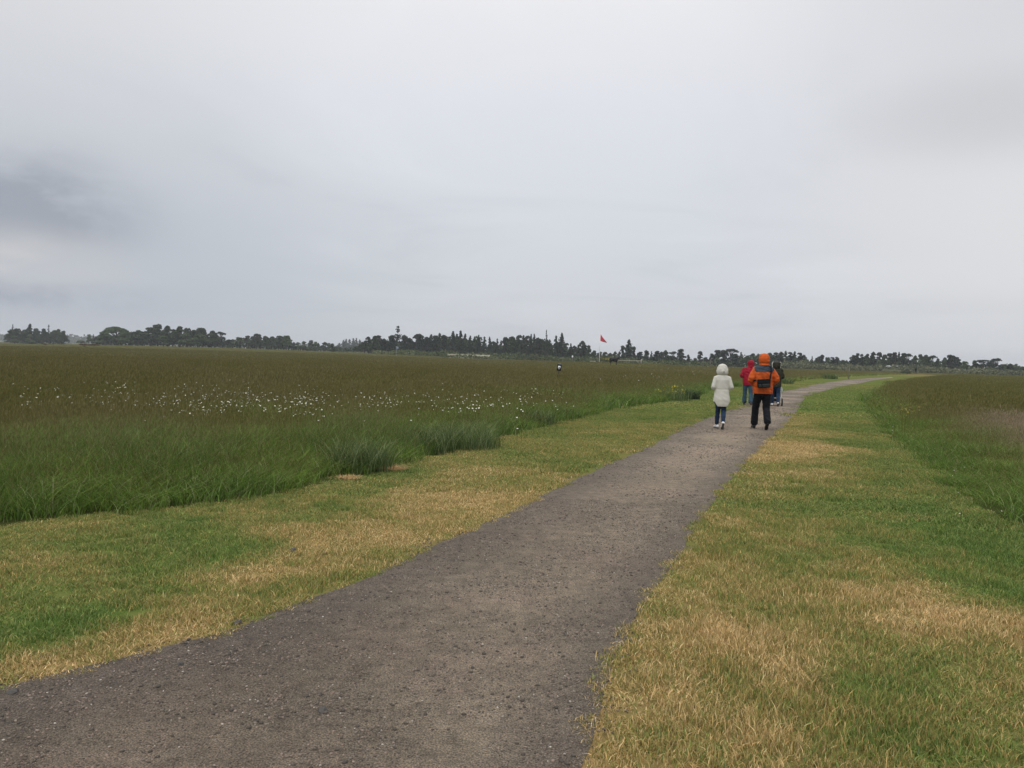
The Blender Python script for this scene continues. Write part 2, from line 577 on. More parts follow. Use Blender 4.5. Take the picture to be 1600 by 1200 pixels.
def mat_path():
    m, t, out = new_mat('compacted gravel')
    g = nd(t, 'ShaderNodeNewGeometry')
    edge = geo_attr(t, 'edge')
    P_ = g.outputs['Position']

    def nz(scale, detail, rough=0.6):
        n = nd(t, 'ShaderNodeTexNoise', i_Scale=scale, i_Detail=detail, i_Roughness=rough)
        t.links.new(P_, n.inputs['Vector'])
        return n.outputs[0]
    big = nz(0.9, 5.0)
    mid = nz(9.0, 5.0, 0.7)
    fine = nz(120.0, 3.0, 0.75)
    c = ramp(t, big, [(0.3, (0.180, 0.150, 0.114)), (0.5, (0.206, 0.170, 0.130)), (0.7, (0.236, 0.182, 0.145))])
    c = mixc(t, geo_attr(t, 'wear_and_light'), mixc(t, 1.0, c, (0.64, 0.62, 0.60), 'MULTIPLY'), mixc(t, 1.0, c, (1.50, 1.48, 1.43), 'MULTIPLY'))  # loose-to-compacted tone, plus far grazing-angle brightening painted into the colour
    c = mixc(t, math_n(t, 'MULTIPLY', edge, 0.75), c, (0.116, 0.097, 0.080))
    c = mixc(t, 1.0, c, ramp(t, mid, [(0.3, (0.66, 0.66, 0.66)), (0.7, (1.28, 1.28, 1.28))]), 'MULTIPLY')
    c = mixc(t, 1.0, c, ramp(t, fine, [(0.36, (0.30, 0.30, 0.30)), (0.5, (1.0, 1.0, 1.0)), (0.66, (1.9, 1.87, 1.82))]), 'MULTIPLY')
    vo = nd(t, 'ShaderNodeTexVoronoi', i_Scale=70.0)
    t.links.new(P_, vo.inputs['Vector'])
    sp = ramp(t, vo.outputs['Color'], [(0.0, (0.70, 0.70, 0.72)), (0.5, (1, 1, 1)), (0.95, (1.05, 1.03, 1.0)), (0.985, (1.7, 1.65, 1.6))])
    c = mixc(t, 0.75, c, sp, 'MULTIPLY')
    p = nd(t, 'ShaderNodeBsdfPrincipled', i_Roughness=0.82)
    p.inputs['Specular IOR Level'].default_value = 0.25
    t.links.new(c, p.inputs['Base Color'])
    h = math_n(t, 'ADD', math_n(t, 'MULTIPLY', nz(34.0, 4.0, 0.7), 1.6), math_n(t, 'MULTIPLY', fine, 0.8))
    h = math_n(t, 'ADD', h, math_n(t, 'MULTIPLY', vo.outputs['Distance'], -0.8))
    b = nd(t, 'ShaderNodeBump', i_Strength=1.0, i_Distance=0.016)
    t.links.new(h, b.inputs['Height'])
    t.links.new(b.outputs[0], p.inputs['Normal'])
    t.links.new(p.outputs[0], out.inputs[0])
    return m


def mat_pebble():
    m, t, out = new_mat('loose stone')
    rnd = geo_attr(t, 'rnd')
    c = ramp(t, rnd, [(0.0, (0.056, 0.048, 0.040)), (0.35, (0.105, 0.088, 0.072)), (0.75, (0.190, 0.160, 0.130)), (0.90, (0.25, 0.180, 0.145)), (0.975, (0.26, 0.21, 0.17)), (1.0, (0.50, 0.46, 0.41))])
    p = nd(t, 'ShaderNodeBsdfPrincipled', i_Roughness=0.7)
    p.inputs['Specular IOR Level'].default_value = 0.3
    t.links.new(c, p.inputs['Base Color'])
    t.links.new(p.outputs[0], out.inputs[0])
    return m


M_blade, M_turf, M_meadow, M_seed = mat_lawn_blade(), mat_lawn_ground(), mat_meadow_blade(), mat_seed()
M_ground, M_path, M_pebble = mat_meadow_ground(), mat_path(), mat_pebble()


# ------------------------------------------------------------------ ground sheets
def build_ground():
    rs = [0.0, 1.5, 3, 5, 8, 12, 18, 26, 36, 48, 62, 80, 100, 120, 140, 165, 190, 220, 250, 280, 310, 345, 385, 430, 500, 600, 800, 1100, 1600, 2300, 3200, 4200]
    na = 240
    v, lp, sz, far = [(0, 0, 0)], [], [], [0.0]
    for r in rs[1:]:
        a = np.arange(na) * 2 * math.pi / na
        x, y = r * np.sin(a), r * np.cos(a)
        z = terr(x, y)
        for i in range(na):
            v.append((x[i], y[i], z[i]))
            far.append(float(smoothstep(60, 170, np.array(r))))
    for i in range(na):
        lp += [0, 1 + (i + 1) % na, 1 + i]
        sz.append(3)
    for k in range(len(rs) - 2):
        b0_, b1_ = 1 + k * na, 1 + (k + 1) * na
        for i in range(na):
            j = (i + 1) % na
            lp += [b0_ + i, b0_ + j, b1_ + j, b1_ + i]
            sz.append(4)
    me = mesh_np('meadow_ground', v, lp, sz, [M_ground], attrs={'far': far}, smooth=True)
    o = link('ground', me)
    tag(o, 'level meadow soil reaching to the distant trees', kind='structure')


def sheet(name, poly, z, inner, mats, attr_fn, label, inner2=None):
    """triangulate a polygon with scattered interior points"""
    pts = [Vector((float(a), float(b))) for a, b in poly]
    n = len(pts)
    edges = [(i, (i + 1) % n) for i in range(n)]
    pts += [Vector((float(a), float(b))) for a, b in inner]
    co, ed, fa, *_ = delaunay_2d_cdt(pts, edges, [], 1, 1e-5)
    V = np.array([(p.x, p.y) for p in co])
    Z = terr(V[:, 0], V[:, 1]) + z
    lp, sz = [], []
    for f in fa:
        a, b, c = f[:3]
        ax, ay = V[b] - V[a]
        bx, by = V[c] - V[a]
        if ax * by - ay * bx < 0:
            f = list(reversed(f))
        lp += list(f)
        sz.append(len(f))
    me = mesh_np(name, np.column_stack([V, Z]), lp, sz, mats, attrs=attr_fn(V[:, 0], V[:, 1]), smooth=True)
    o = link(name, me)
    tag(o, label, kind='structure')
    return o


def wedge_points(rmin, rmax, spacing_fn, half=math.radians(44), side=3.0):
    """jittered points in the wedge in front of the camera; spacing_fn(r) is the cell size"""
    out = []
    r = rmin
    while r < rmax:
        s = spacing_fn(r)
        n = int((2 * half * r + 2 * side) / s) + 1
        t = (np.arange(n) + R.rand(n)) / n
        lat = -half * r - side + t * (2 * half * r + 2 * side)
        ang = np.clip(lat / r, -1.45, 1.45)
        rr = r + R.rand(n) * s
        out.append(np.stack([rr * np.sin(ang), rr * np.cos(ang)], 1))
        r += s
    return np.vstack(out)


build_ground()
gpts = wedge_points(0.8, 60, lambda r: 0.10 + r * 0.035)
gpts = np.vstack([gpts, wedge_points(60, 230, lambda r: 2.0 + r * 0.03)])
iv = gpts[inside(VERGE, gpts[:, 0], gpts[:, 1])]
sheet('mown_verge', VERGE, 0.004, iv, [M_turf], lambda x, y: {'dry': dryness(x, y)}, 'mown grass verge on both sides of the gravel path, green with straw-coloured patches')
ip = gpts[inside(PATH, gpts[:, 0], gpts[:, 1])]


# how compacted and pale the surface is: 0 loose dark gravel, 1 compacted, with grazing-view brightening painted in far off
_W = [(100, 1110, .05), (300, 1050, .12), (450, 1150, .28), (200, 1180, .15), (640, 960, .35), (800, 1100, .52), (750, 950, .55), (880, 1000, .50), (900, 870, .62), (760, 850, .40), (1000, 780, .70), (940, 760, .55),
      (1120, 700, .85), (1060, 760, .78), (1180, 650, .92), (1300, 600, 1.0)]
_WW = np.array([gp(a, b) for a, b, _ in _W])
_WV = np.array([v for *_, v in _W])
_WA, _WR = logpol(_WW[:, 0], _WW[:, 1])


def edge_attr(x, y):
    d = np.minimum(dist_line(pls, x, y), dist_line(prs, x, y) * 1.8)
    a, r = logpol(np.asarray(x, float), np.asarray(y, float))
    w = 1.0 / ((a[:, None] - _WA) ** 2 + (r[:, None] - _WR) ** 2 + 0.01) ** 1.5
    wear_and_light = (w * _WV).sum(1) / w.sum(1) + 0.22 * fbm2(x, y, 0.9, 12)
    return {'edge': 1 - smoothstep(0.05, 0.8, d + fbm2(x, y, 0.5, 8) * 0.15), 'wear_and_light': np.clip(wear_and_light, 0, 1)}


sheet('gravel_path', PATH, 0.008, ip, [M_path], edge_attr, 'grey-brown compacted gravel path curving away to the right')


# ------------------------------------------------------------------ scattered growth (stuff): geometry nodes instancing
def source_collection(name, meshes):
    col_ = bpy.data.collections.new(name)          # never linked to the scene
    for k, me in enumerate(meshes):
        o = bpy.data.objects.new('%s_patch_%02d' % (name, k), me)
        col_.objects.link(o)
    return col_


def scatter(name, pts, src, idx, rz, scl, attrs, label, mats):
    """pts (n,3); one object whose points carry instances of the patches in src"""
    n = len(pts)
    me = bpy.data.meshes.new(name)
    me.vertices.add(n)
    me.vertices.foreach_set('co', np.asarray(pts, np.float32).ravel())
    a = me.attributes.new('idx', 'INT', 'POINT')
    a.data.foreach_set('value', np.asarray(idx, np.int32))
    a = me.attributes.new('rot', 'FLOAT_VECTOR', 'POINT')
    rot = np.zeros((n, 3), np.float32)
    rot[:, 2] = rz
    a.data.foreach_set('vector', rot.ravel())
    a = me.attributes.new('scl', 'FLOAT_VECTOR', 'POINT')
    a.data.foreach_set('vector', np.asarray(scl, np.float32).ravel())
    for k, v in attrs.items():
        a = me.attributes.new(k, 'FLOAT', 'POINT')
        a.data.foreach_set('value', np.asarray(v, np.float32))
    for m in mats:
        me.materials.append(m)
    o = link(name, me)
    tag(o, label, kind='stuff')
    ng = bpy.data.node_groups.new(name, 'GeometryNodeTree')
    ng.interface.new_socket('Geometry', in_out='INPUT', socket_type='NodeSocketGeometry')
    ng.interface.new_socket('Geometry', in_out='OUTPUT', socket_type='NodeSocketGeometry')
    gi, go = ng.nodes.new('NodeGroupInput'), ng.nodes.new('NodeGroupOutput')
    ci = ng.nodes.new('GeometryNodeCollectionInfo')
    ci.inputs['Collection'].default_value = src
    ci.inputs['Separate Children'].default_value = True
    ci.inputs['Reset Children'].default_value = True
    ip_ = ng.nodes.new('GeometryNodeInstanceOnPoints')
    ip_.inputs['Pick Instance'].default_value = True

    def attr(nm, ty):
        q = ng.nodes.new('GeometryNodeInputNamedAttribute')
        q.data_type = ty
        q.inputs['Name'].default_value = nm
        return q.outputs['Attribute']
    e2r = ng.nodes.new('FunctionNodeEulerToRotation')
    ng.links.new(attr('rot', 'FLOAT_VECTOR'), e2r.inputs[0])
    ng.links.new(gi.outputs[0], ip_.inputs['Points'])
    ng.links.new(ci.outputs[0], ip_.inputs['Instance'])
    ng.links.new(attr('idx', 'INT'), ip_.inputs['Instance Index'])
    ng.links.new(e2r.outputs[0], ip_.inputs['Rotation'])
    ng.links.new(attr('scl', 'FLOAT_VECTOR'), ip_.inputs['Scale'])
    ng.links.new(ip_.outputs[0], go.inputs[0])
    md = o.modifiers.new('scatter', 'NODES')
    md.node_group = ng
    return o


def blades(n, size, hmin, hmax, width, lean, rng, segs=2, bias=(0, 0), droop=1.0, round_=True):
    """arrays for n curved tapering blades standing on a patch"""
    if round_:
        rad = size * 0.5 * np.sqrt(rng.rand(n)) * (0.8 + 0.35 * rng.rand(n))
        th = rng.rand(n) * 2 * math.pi
        bx, by = rad * np.cos(th), rad * np.sin(th)
    else:
        bx, by = (rng.rand(n) - .5) * size, (rng.rand(n) - .5) * size
    h = hmin + (hmax - hmin) * rng.rand(n) ** 1.3
    az = rng.rand(n) * 2 * math.pi
    ln = lean * (0.25 + rng.rand(n)) * h
    dx, dy = np.cos(az) * ln + bias[0] * h, np.sin(az) * ln + bias[1] * h
    fa = rng.rand(n) * 2 * math.pi
    wx, wy = np.cos(fa), np.sin(fa)
    w = width * (0.6 + 0.8 * rng.rand(n))
    rings = []
    for s in range(segs + 1):
        t = s / segs
        k = t ** (1 + droop)
        z = h * (t - 0.22 * lean * droop * t ** 3)
        cx_, cy_ = bx + dx * k, by + dy * k
        ww = w * (1 - t) ** 0.7 * 0.5 if s < segs else 0 * w
        rings.append((cx_, cy_, z, ww))
    verts, faces3, faces4 = [], [], []
    per = segs * 2 + 1
    V = np.zeros((n, per, 3), np.float32)
    for s in range(segs):
        cx_, cy_, z, ww = rings[s]
        V[:, 2 * s] = np.stack([cx_ - wx * ww, cy_ - wy * ww, z], 1)
        V[:, 2 * s + 1] = np.stack([cx_ + wx * ww, cy_ + wy * ww, z], 1)
    cx_, cy_, z, ww = rings[segs]
    V[:, -1] = np.stack([cx_, cy_, z], 1)
    base = (np.arange(n) * per)[:, None]
    lp, sz = [], []
    loops = []
    for s in range(segs - 1):
        loops.append(base + np.array([2 * s, 2 * s + 1, 2 * s + 3, 2 * s + 2]))
    loops.append(base + np.array([2 * segs - 2, 2 * segs - 1, 2 * segs]))
    LP = np.concatenate(loops, 1)
    SZ = np.tile(np.array([4] * (segs - 1) + [3]), n)
    rnd = np.repeat(rng.rand(n), per)
    tip = (cx_, cy_, z)
    return V.reshape(-1, 3), LP.ravel(), SZ, rnd, tip


def heads(tip, k, length, width, rng, mat=1):
    """spindle-shaped seed heads at the tips of the first k blades"""
    x, y, z = (q[:k] for q in tip)
    th = rng.rand(k) * math.pi
    L_ = length * (0.6 + 0.8 * rng.rand(k))
    W_ = width * (0.6 + 0.8 * rng.rand(k))
    tx, ty = (rng.rand(k) - .3) * 0.5 * L_, (rng.rand(k) - .5) * 0.4 * L_
    V = np.zeros((k, 8, 3), np.float32)
    for q in range(2):
        a = th + q * math.pi / 2
        ox, oy = np.cos(a) * W_ / 2, np.sin(a) * W_ / 2
        V[:, 4 * q] = np.stack([x - tx * .4, y - ty * .4, z - 0.4 * L_], 1)
        V[:, 4 * q + 1] = np.stack([x + ox, y + oy, z], 1)
        V[:, 4 * q + 2] = np.stack([x + tx, y + ty, z + 0.6 * L_], 1)
        V[:, 4 * q + 3] = np.stack([x - ox, y - oy, z], 1)
    base = (np.arange(k) * 8)[:, None]
    LP = (base + np.arange(8)).ravel()
    SZ = np.full(2 * k, 4)
    return V.reshape(-1, 3), LP, SZ, np.repeat(rng.rand(k), 8)


def join_np(name, items, mats):
    V, LP, SZ, RN, MI = [], [], [], [], []
    off = 0
    for v, lp, sz, rn, mi in items:
        V.append(v)
        LP.append(np.asarray(lp) + off)
        SZ.append(sz)
        RN.append(rn)
        MI.append(np.full(len(sz), mi))
        off += len(v)
    return mesh_np(name, np.vstack(V), np.concatenate(LP), np.concatenate(SZ), mats, np.concatenate(MI), {'rnd': np.concatenate(RN)})


def lawn_patch(k, n, size, h, w, lean=0.9):
    rng = np.random.RandomState(100 + k)
    v, lp, sz, rn, _ = blades(n, size, h * 0.45, h * 1.15, w, lean, rng, 2)
    return join_np('mown_grass', [(v, lp, sz, rn, 0)], [M_blade])


def meadow_patch(k, n, nseed, size, hb, hs, w, ws, hl, hw, lean=0.85, segs=3, bias=(0.12, 0)):
    rng = np.random.RandomState(300 + k)
    v, lp, sz, rn, _ = blades(n, size, hb * 0.45, hb * 1.1, w, lean, rng, segs, bias, round_=False)
    it = [(v, lp, sz, rn, 0)]
    if nseed:
        v, lp, sz, rn, tip = blades(nseed, size, hs * 0.72, hs * 1.12, ws, 0.28, rng, 2, bias, 0.8, round_=False)
        it.append((v, lp, sz, rn, 1))
        v, lp, sz, rn = heads(tip, nseed, hl, hw, rng)
        it.append((v, lp, sz, rn, 1))
    return join_np('meadow_grass', it, [M_meadow, M_seed])


def rnd_scl(n, lo, hi, zlo=None, zhi=None):
    s = lo + (hi - lo) * R.rand(n)
    z = s if zlo is None else zlo + (zhi - zlo) * R.rand(n)
    return np.stack([s, s, z], 1)


def mown(name, rmin, rmax, spacing, meshes, inset, hk=1.0):
    p = wedge_points(rmin, rmax, spacing, half=math.radians(40), side=1.6)
    x, y = p[:, 0], p[:, 1]
    k = inside(VERGE, x, y) & ~inside(PATH, x, y)
    p = p[k]
    x, y = p[:, 0], p[:, 1]
    d = np.minimum(dist_line(pls, x, y), dist_line(prs, x, y))
    d = np.where(inside(PATH, x, y), -d, d)
    p = p[d > inset]
    x, y, d = p[:, 0], p[:, 1], d[d > inset]
    dr = dryness(x, y)
    n = len(p)
    hz = (0.75 + 0.5 * R.rand(n)) * (1.0 + 0.35 * fbm2(x, y, 0.6, 31)) * (0.62 + 0.38 * smoothstep(0.0, 0.2, d)) * hk
    hz *= np.where(x > 0, 1.15, 0.85)
    s = rnd_scl(n, 0.9, 1.15)
    s[:, 2] = hz * np.where(R.rand(n) < 0.18, 0.45, 1.0)
    scatter(name, np.column_stack([x, y, terr(x, y) + 0.004]), source_collection(name, meshes), R.randint(0, len(meshes), n), R.rand(n) * 6.28, s,
            {'tone': dr}, {'near': 'short mown grass blades beside the near stretch of the path', 'mid': 'mown grass of the verges further along the path'}['near' if rmax < 12 else 'mid'], [M_blade])
    return n


n_a = mown('mown_grass', 1.3, 9.0, lambda r: 0.115 if r < 5 else 0.135, [lawn_patch(k, 210, 0.22, 0.043, 0.0050) for k in range(6)], -0.01)
n_b = mown('verge_grass', 9.0, 26.0, lambda r: 0.26, [lawn_patch(10 + k, 560, 0.44, 0.045, 0.0085) for k in range(5)], 0.10, 0.9)
n_c = mown('far_verge_grass', 26.0, 75.0, lambda r: 0.95, [lawn_patch(20 + k, 1300, 1.7, 0.055, 0.022) for k in range(4)], 0.35, 0.65)


def meadow_zone(name, rmin, rmax, spacing, src, nl, inset, label, zk=1.0, outset=1e9, scale=1.0):
    p = wedge_points(rmin, rmax, spacing, half=math.radians(42), side=4.0)
    x, y = p[:, 0], p[:, 1]
    k = ~inside(VERGE, x, y)
    p = p[k]
    x, y = p[:, 0], p[:, 1]
    left = dist_line(mls, x, y)
    right = dist_line(mrs, x, y)
    d = np.minimum(left, right)
    k = (d > inset) & (d < outset) & ~((np.abs(x - 21.5) < 6) & (y > 135) & (y < 176))
    x, y, d, left, right = x[k], y[k], d[k], left[k], right[k]
    on_right = right < left
    r = np.hypot(x, y)
    nz_ = fbm2(x, y, 5.0, 41)
    n2v = fbm2(x, y, 1.4, 42)
    width = np.where(on_right, 2.6, 5.2)
    lush = 1.0 - smoothstep(0.0, 1.0, d / (width * (1.5 + 0.5 * nz_)))
    lush = np.clip(0.10 + 0.85 * lush + 0.30 * n2v + 0.22 * nz_, 0, 1)
    lush = np.where(r > 60, np.clip(lush, 0.12 + 0.1 * nz_, 0.5), lush)
    pink = np.where(on_right, smoothstep(0.9, 2.6, d) * (1 - smoothstep(19, 27, r)) * np.clip(0.85 + 0.5 * n2v, 0, 1), 0.04 + 0.14 * np.clip(nz_ + n2v, 0, 1))
    n = len(x)
    hz = (0.82 + 0.3 * R.rand(n)) * (1 + 0.16 * nz_ + 0.26 * n2v) * np.where(on_right, 0.34 + 0.66 * smoothstep(0, 2.3, d + 0.5 * n2v), 0.60 + 0.40 * smoothstep(0, 1.2, d + 0.5 * n2v)) * zk
    s = rnd_scl(n, 0.9 * scale, 1.15 * scale)
    s[:, 2] = hz
    idx = np.where(R.rand(n) < np.clip(lush * 1.25, 0, 1), R.randint(0, nl, n), nl + R.randint(0, nl, n))
    rz = (R.rand(n) - 0.5) * 2.4
    scatter(name, np.column_stack([x, y, terr(x, y)]), src, idx, rz, s, {'tone': lush, 'pink': pink}, label, [M_meadow, M_seed])
    return n


src1 = source_collection('meadow_grass', [meadow_patch(k, 300, 45, 0.62, 0.50, 0.62, 0.0078, 0.0026, 0.045, 0.008) for k in range(4)] +
                         [meadow_patch(10 + k, 190, 120, 0.62, 0.38, 0.60, 0.0066, 0.0028, 0.055, 0.010) for k in range(4)])
n_d = meadow_zone('meadow_grass', 4.5, 24, lambda r: 0.36, src1, 4, 0.16, 'tall uncut meadow grass with brown seed heads beside the mown verges')
src2 = source_collection('far_meadow_grass', [meadow_patch(30 + k, 420, 40, 2.2, 0.46, 0.60, 0.024, 0.010, 0.08, 0.022, segs=2) for k in range(4)] +
                         [meadow_patch(40 + k, 300, 330, 2.2, 0.36, 0.56, 0.020, 0.008, 0.08, 0.020, segs=2) for k in range(4)])
n_e = meadow_zone('far_meadow_grass', 24, 75, lambda r: 0.95, src2, 4, 1.0, 'tall meadow grass further out across the field')
n_e2 = meadow_zone('meadow_edge_grass', 24, 75, lambda r: 0.55, src1, 4, 0.22, 'tall grass along the meadow edges further out', 1.0, 1.5, 1.25)
src3 = source_collection('distant_meadow_grass', [meadow_patch(50 + k, 420, 60, 6.5, 0.44, 0.50, 0.085, 0.03, 0.12, 0.06, segs=2) for k in range(3)] +
                         [meadow_patch(60 + k, 330, 330, 6.5, 0.34, 0.50, 0.075, 0.03, 0.12, 0.06, segs=2) for k in range(3)])
n_f = meadow_zone('distant_meadow_grass', 75, 210, lambda r: 2.7, src3, 3, 3.0, 'tall grass of the far meadow running to the trees', 0.8)
n_f2 = meadow_zone('distant_edge_grass', 75, 210, lambda r: 1.8, src2, 4, 0.9, 'tall grass along the far meadow edges', 0.9, 4.5)
print('instances', n_a, n_b, n_c, n_d, n_e, n_f)


# ------------------------------------------------------------------ gravel stones (stuff)
def stone_shape(rng, squash=0.55):
    p = (1 + 5 ** .5) / 2
    v = np.array([(-1, p, 0), (1, p, 0), (-1, -p, 0), (1, -p, 0), (0, -1, p), (0, 1, p), (0, -1, -p), (0, 1, -p), (p, 0, -1), (p, 0, 1), (-p, 0, -1), (-p, 0, 1)], float)
    v /= np.linalg.norm(v[0])
    v *= (0.75 + 0.5 * rng.rand(12))[:, None]
    v *= np.array([1, 0.6 + 0.4 * rng.rand(), squash * (0.6 + 0.6 * rng.rand())])
    a = rng.rand() * 6.28
    c, s = math.cos(a), math.sin(a)
    v = v @ np.array([[c, s, 0], [-s, c, 0], [0, 0, 1]])
    tilt = (rng.rand() - .5) * 0.6
    c, s = math.cos(tilt), math.sin(tilt)
    return v @ np.array([[1, 0, 0], [0, c, s], [0, -s, c]])


ICO = [0, 11, 5, 0, 5, 1, 0, 1, 7, 0, 7, 10, 0, 10, 11, 1, 5, 9, 5, 11, 4, 11, 10, 2, 10, 7, 6, 7, 1, 8, 3, 9, 4, 3, 4, 2, 3, 2, 6, 3, 6, 8, 3, 8, 9, 4, 9, 5, 2, 4, 11, 6, 2, 10, 8, 6, 7, 9, 8, 1]


def pebble_patch(k, n, size, smin, smax):
    rng = np.random.RandomState(700 + k)
    it = []
    for i in range(n):
        s = smin + (smax - smin) * rng.rand() ** 3.0
        dark = rng.rand() < 0.04
        s *= 1.7 if dark else 1.0
        v = stone_shape(rng) * s * 0.5
        v[:, :2] += (rng.rand(2) - .5) * size
        v[:, 2] += s * 0.07
        it.append((v, ICO, np.full(20, 3), np.full(12, rng.rand() * (0.3 if dark else 1.0)), 0))
    return join_np('gravel_stones', it, [M_pebble])


def pebbles(name, rmin, rmax, spacing, meshes, label):
    p = wedge_points(rmin, rmax, spacing, half=math.radians(42), side=1.5)
    x, y = p[:, 0], p[:, 1]
    k = inside(PATH, x, y)
    d = np.minimum(dist_line(pls, x, y), dist_line(prs, x, y))
    e = R.rand(len(x)) < np.where(d < 0.45, 1.0, 0.80 + 0.3 * fbm2(x, y, 1.3, 77))
    k &= e & (d > 0.02)
    x, y = x[k], y[k]
    n = len(x)
    scatter(name, np.column_stack([x, y, terr(x, y) + 0.008]), source_collection(name, meshes), R.randint(0, len(meshes), n), R.rand(n) * 6.28,
            rnd_scl(n, 0.8, 1.25), {}, label, [M_pebble])
    return n


n_g = pebbles('gravel_stones', 1.5, 9.0, lambda r: 0.21, [pebble_patch(k, 270, 0.30, 0.003, 0.0155) for k in range(6)], 'small loose stones strewn over the near part of the path')
n_h = pebbles('path_stones', 9.0, 34.0, lambda r: 0.60, [pebble_patch(10 + k, 200, 0.8, 0.007, 0.027) for k in range(5)], 'loose stones on the path further along')
print('stones', n_g, n_h)


# ------------------------------------------------------------------ trees
def foliage_mat(name, lo, mid, hi):
    m, t, out = new_mat(name)
    rnd = geo_attr(t, 'rnd')
    c = ramp(t, rnd, [(0.0, lo), (0.55, mid), (1.0, hi)])
    leaf_shader(t, out, c, 0.25, 0.02)
    return m


M_dark = foliage_mat('dark broadleaf foliage', (0.030, 0.048, 0.022), (0.044, 0.068, 0.029), (0.068, 0.096, 0.040))
M_mid = foliage_mat('green broadleaf foliage', (0.055, 0.090, 0.034), (0.080, 0.125, 0.044), (0.108, 0.158, 0.058))
M_pine = foliage_mat('pine needles', (0.020, 0.032, 0.021), (0.030, 0.044, 0.027), (0.046, 0.062, 0.036))
M_spruce = foliage_mat('spruce needles', (0.020, 0.034, 0.020), (0.030, 0.047, 0.027), (0.050, 0.070, 0.038))
M_scrub = foliage_mat('low scrub foliage', (0.060, 0.080, 0.030), (0.088, 0.110, 0.042), (0.125, 0.145, 0.062))
M_heath = foliage_mat('heather and bracken', (0.080, 0.092, 0.048), (0.115, 0.128, 0.064), (0.150, 0.160, 0.085))
M_bracken = foliage_mat('brown bracken', (0.10, 0.070, 0.035), (0.15, 0.10, 0.05), (0.20, 0.14, 0.07))
M_bark = simple('bark', (0.085, 0.070, 0.058), 0.9, 0.25, 3.0)


def quads_from(P, size, rng, flat=0.0, aspect=1.0):
    """random leaf-clump quads centred at P"""
    n = len(P)
    a = rng.normal(size=(n, 3))
    a[:, 2] *= (1 - flat)
    a /= np.linalg.norm(a, axis=1)[:, None] + 1e-9
    b = rng.normal(size=(n, 3))
    b[:, 2] *= (1 - flat)
    b -= a * (a * b).sum(1)[:, None]
    b /= np.linalg.norm(b, axis=1)[:, None] + 1e-9
    s = size * (0.6 + 0.8 * rng.rand(n))[:, None] * 0.5
    V = np.stack([P - a * s * aspect - b * s * .6, P + a * s * aspect * .7 - b * s, P + a * s * aspect + b * s * .7, P - a * s * .6 + b * s], 1)
    return V.reshape(-1, 3), np.arange(4 * n), np.full(n, 4)


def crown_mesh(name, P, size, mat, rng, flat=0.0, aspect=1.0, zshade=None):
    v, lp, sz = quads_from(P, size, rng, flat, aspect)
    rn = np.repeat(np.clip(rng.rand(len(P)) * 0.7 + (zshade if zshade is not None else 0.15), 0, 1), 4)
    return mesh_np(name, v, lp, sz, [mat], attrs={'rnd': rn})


def limb_tube(path, radii, seg=6):
    V, LP, SZ = [], [], []
    path = [np.array(p, float) for p in path]
    for i, (p, r) in enumerate(zip(path, radii)):
        d = path[min(i + 1, len(path) - 1)] - path[max(i - 1, 0)]
        d /= np.linalg.norm(d) + 1e-9
        u = np.cross(d, [0.31, 0.95, 0.02])
        u /= np.linalg.norm(u) + 1e-9
        w = np.cross(d, u)
        for k in range(seg):
            a = 2 * math.pi * k / seg
            V.append(p + (u * math.cos(a) + w * math.sin(a)) * r)
    for i in range(len(path) - 1):
        for k in range(seg):
            j = (k + 1) % seg
            LP += [i * seg + k, i * seg + j, (i + 1) * seg + j, (i + 1) * seg + k]
            SZ.append(4)
    LP += list(range(seg))[::-1]
    SZ.append(seg)
    LP += list(range((len(path) - 1) * seg, len(path) * seg))
    SZ.append(seg)
    return np.array(V), np.array(LP), np.array(SZ)


def trunk_mesh(limbs):
    V, LP, SZ = [], [], []
    off = 0
    for p, r in limbs:
        v, lp, sz = limb_tube(p, r)
        V.append(v); LP.append(lp + off); SZ.append(sz)
        off += len(v)
    return mesh_np('trunk', np.vstack(V), np.concatenate(LP), np.concatenate(SZ), [M_bark], smooth=True)


def shell(c, r, n, rng, sq=(1, 1, 1)):
    d = rng.normal(size=(n, 3))
    d /= np.linalg.norm(d, axis=1)[:, None]
    d[:, 2] = np.where(d[:, 2] < -0.3, -d[:, 2] * 0.6, d[:, 2])
    return np.array(c) + d * r * np.array(sq) * (0.55 + 0.45 * rng.rand(n) ** 0.5)[:, None]


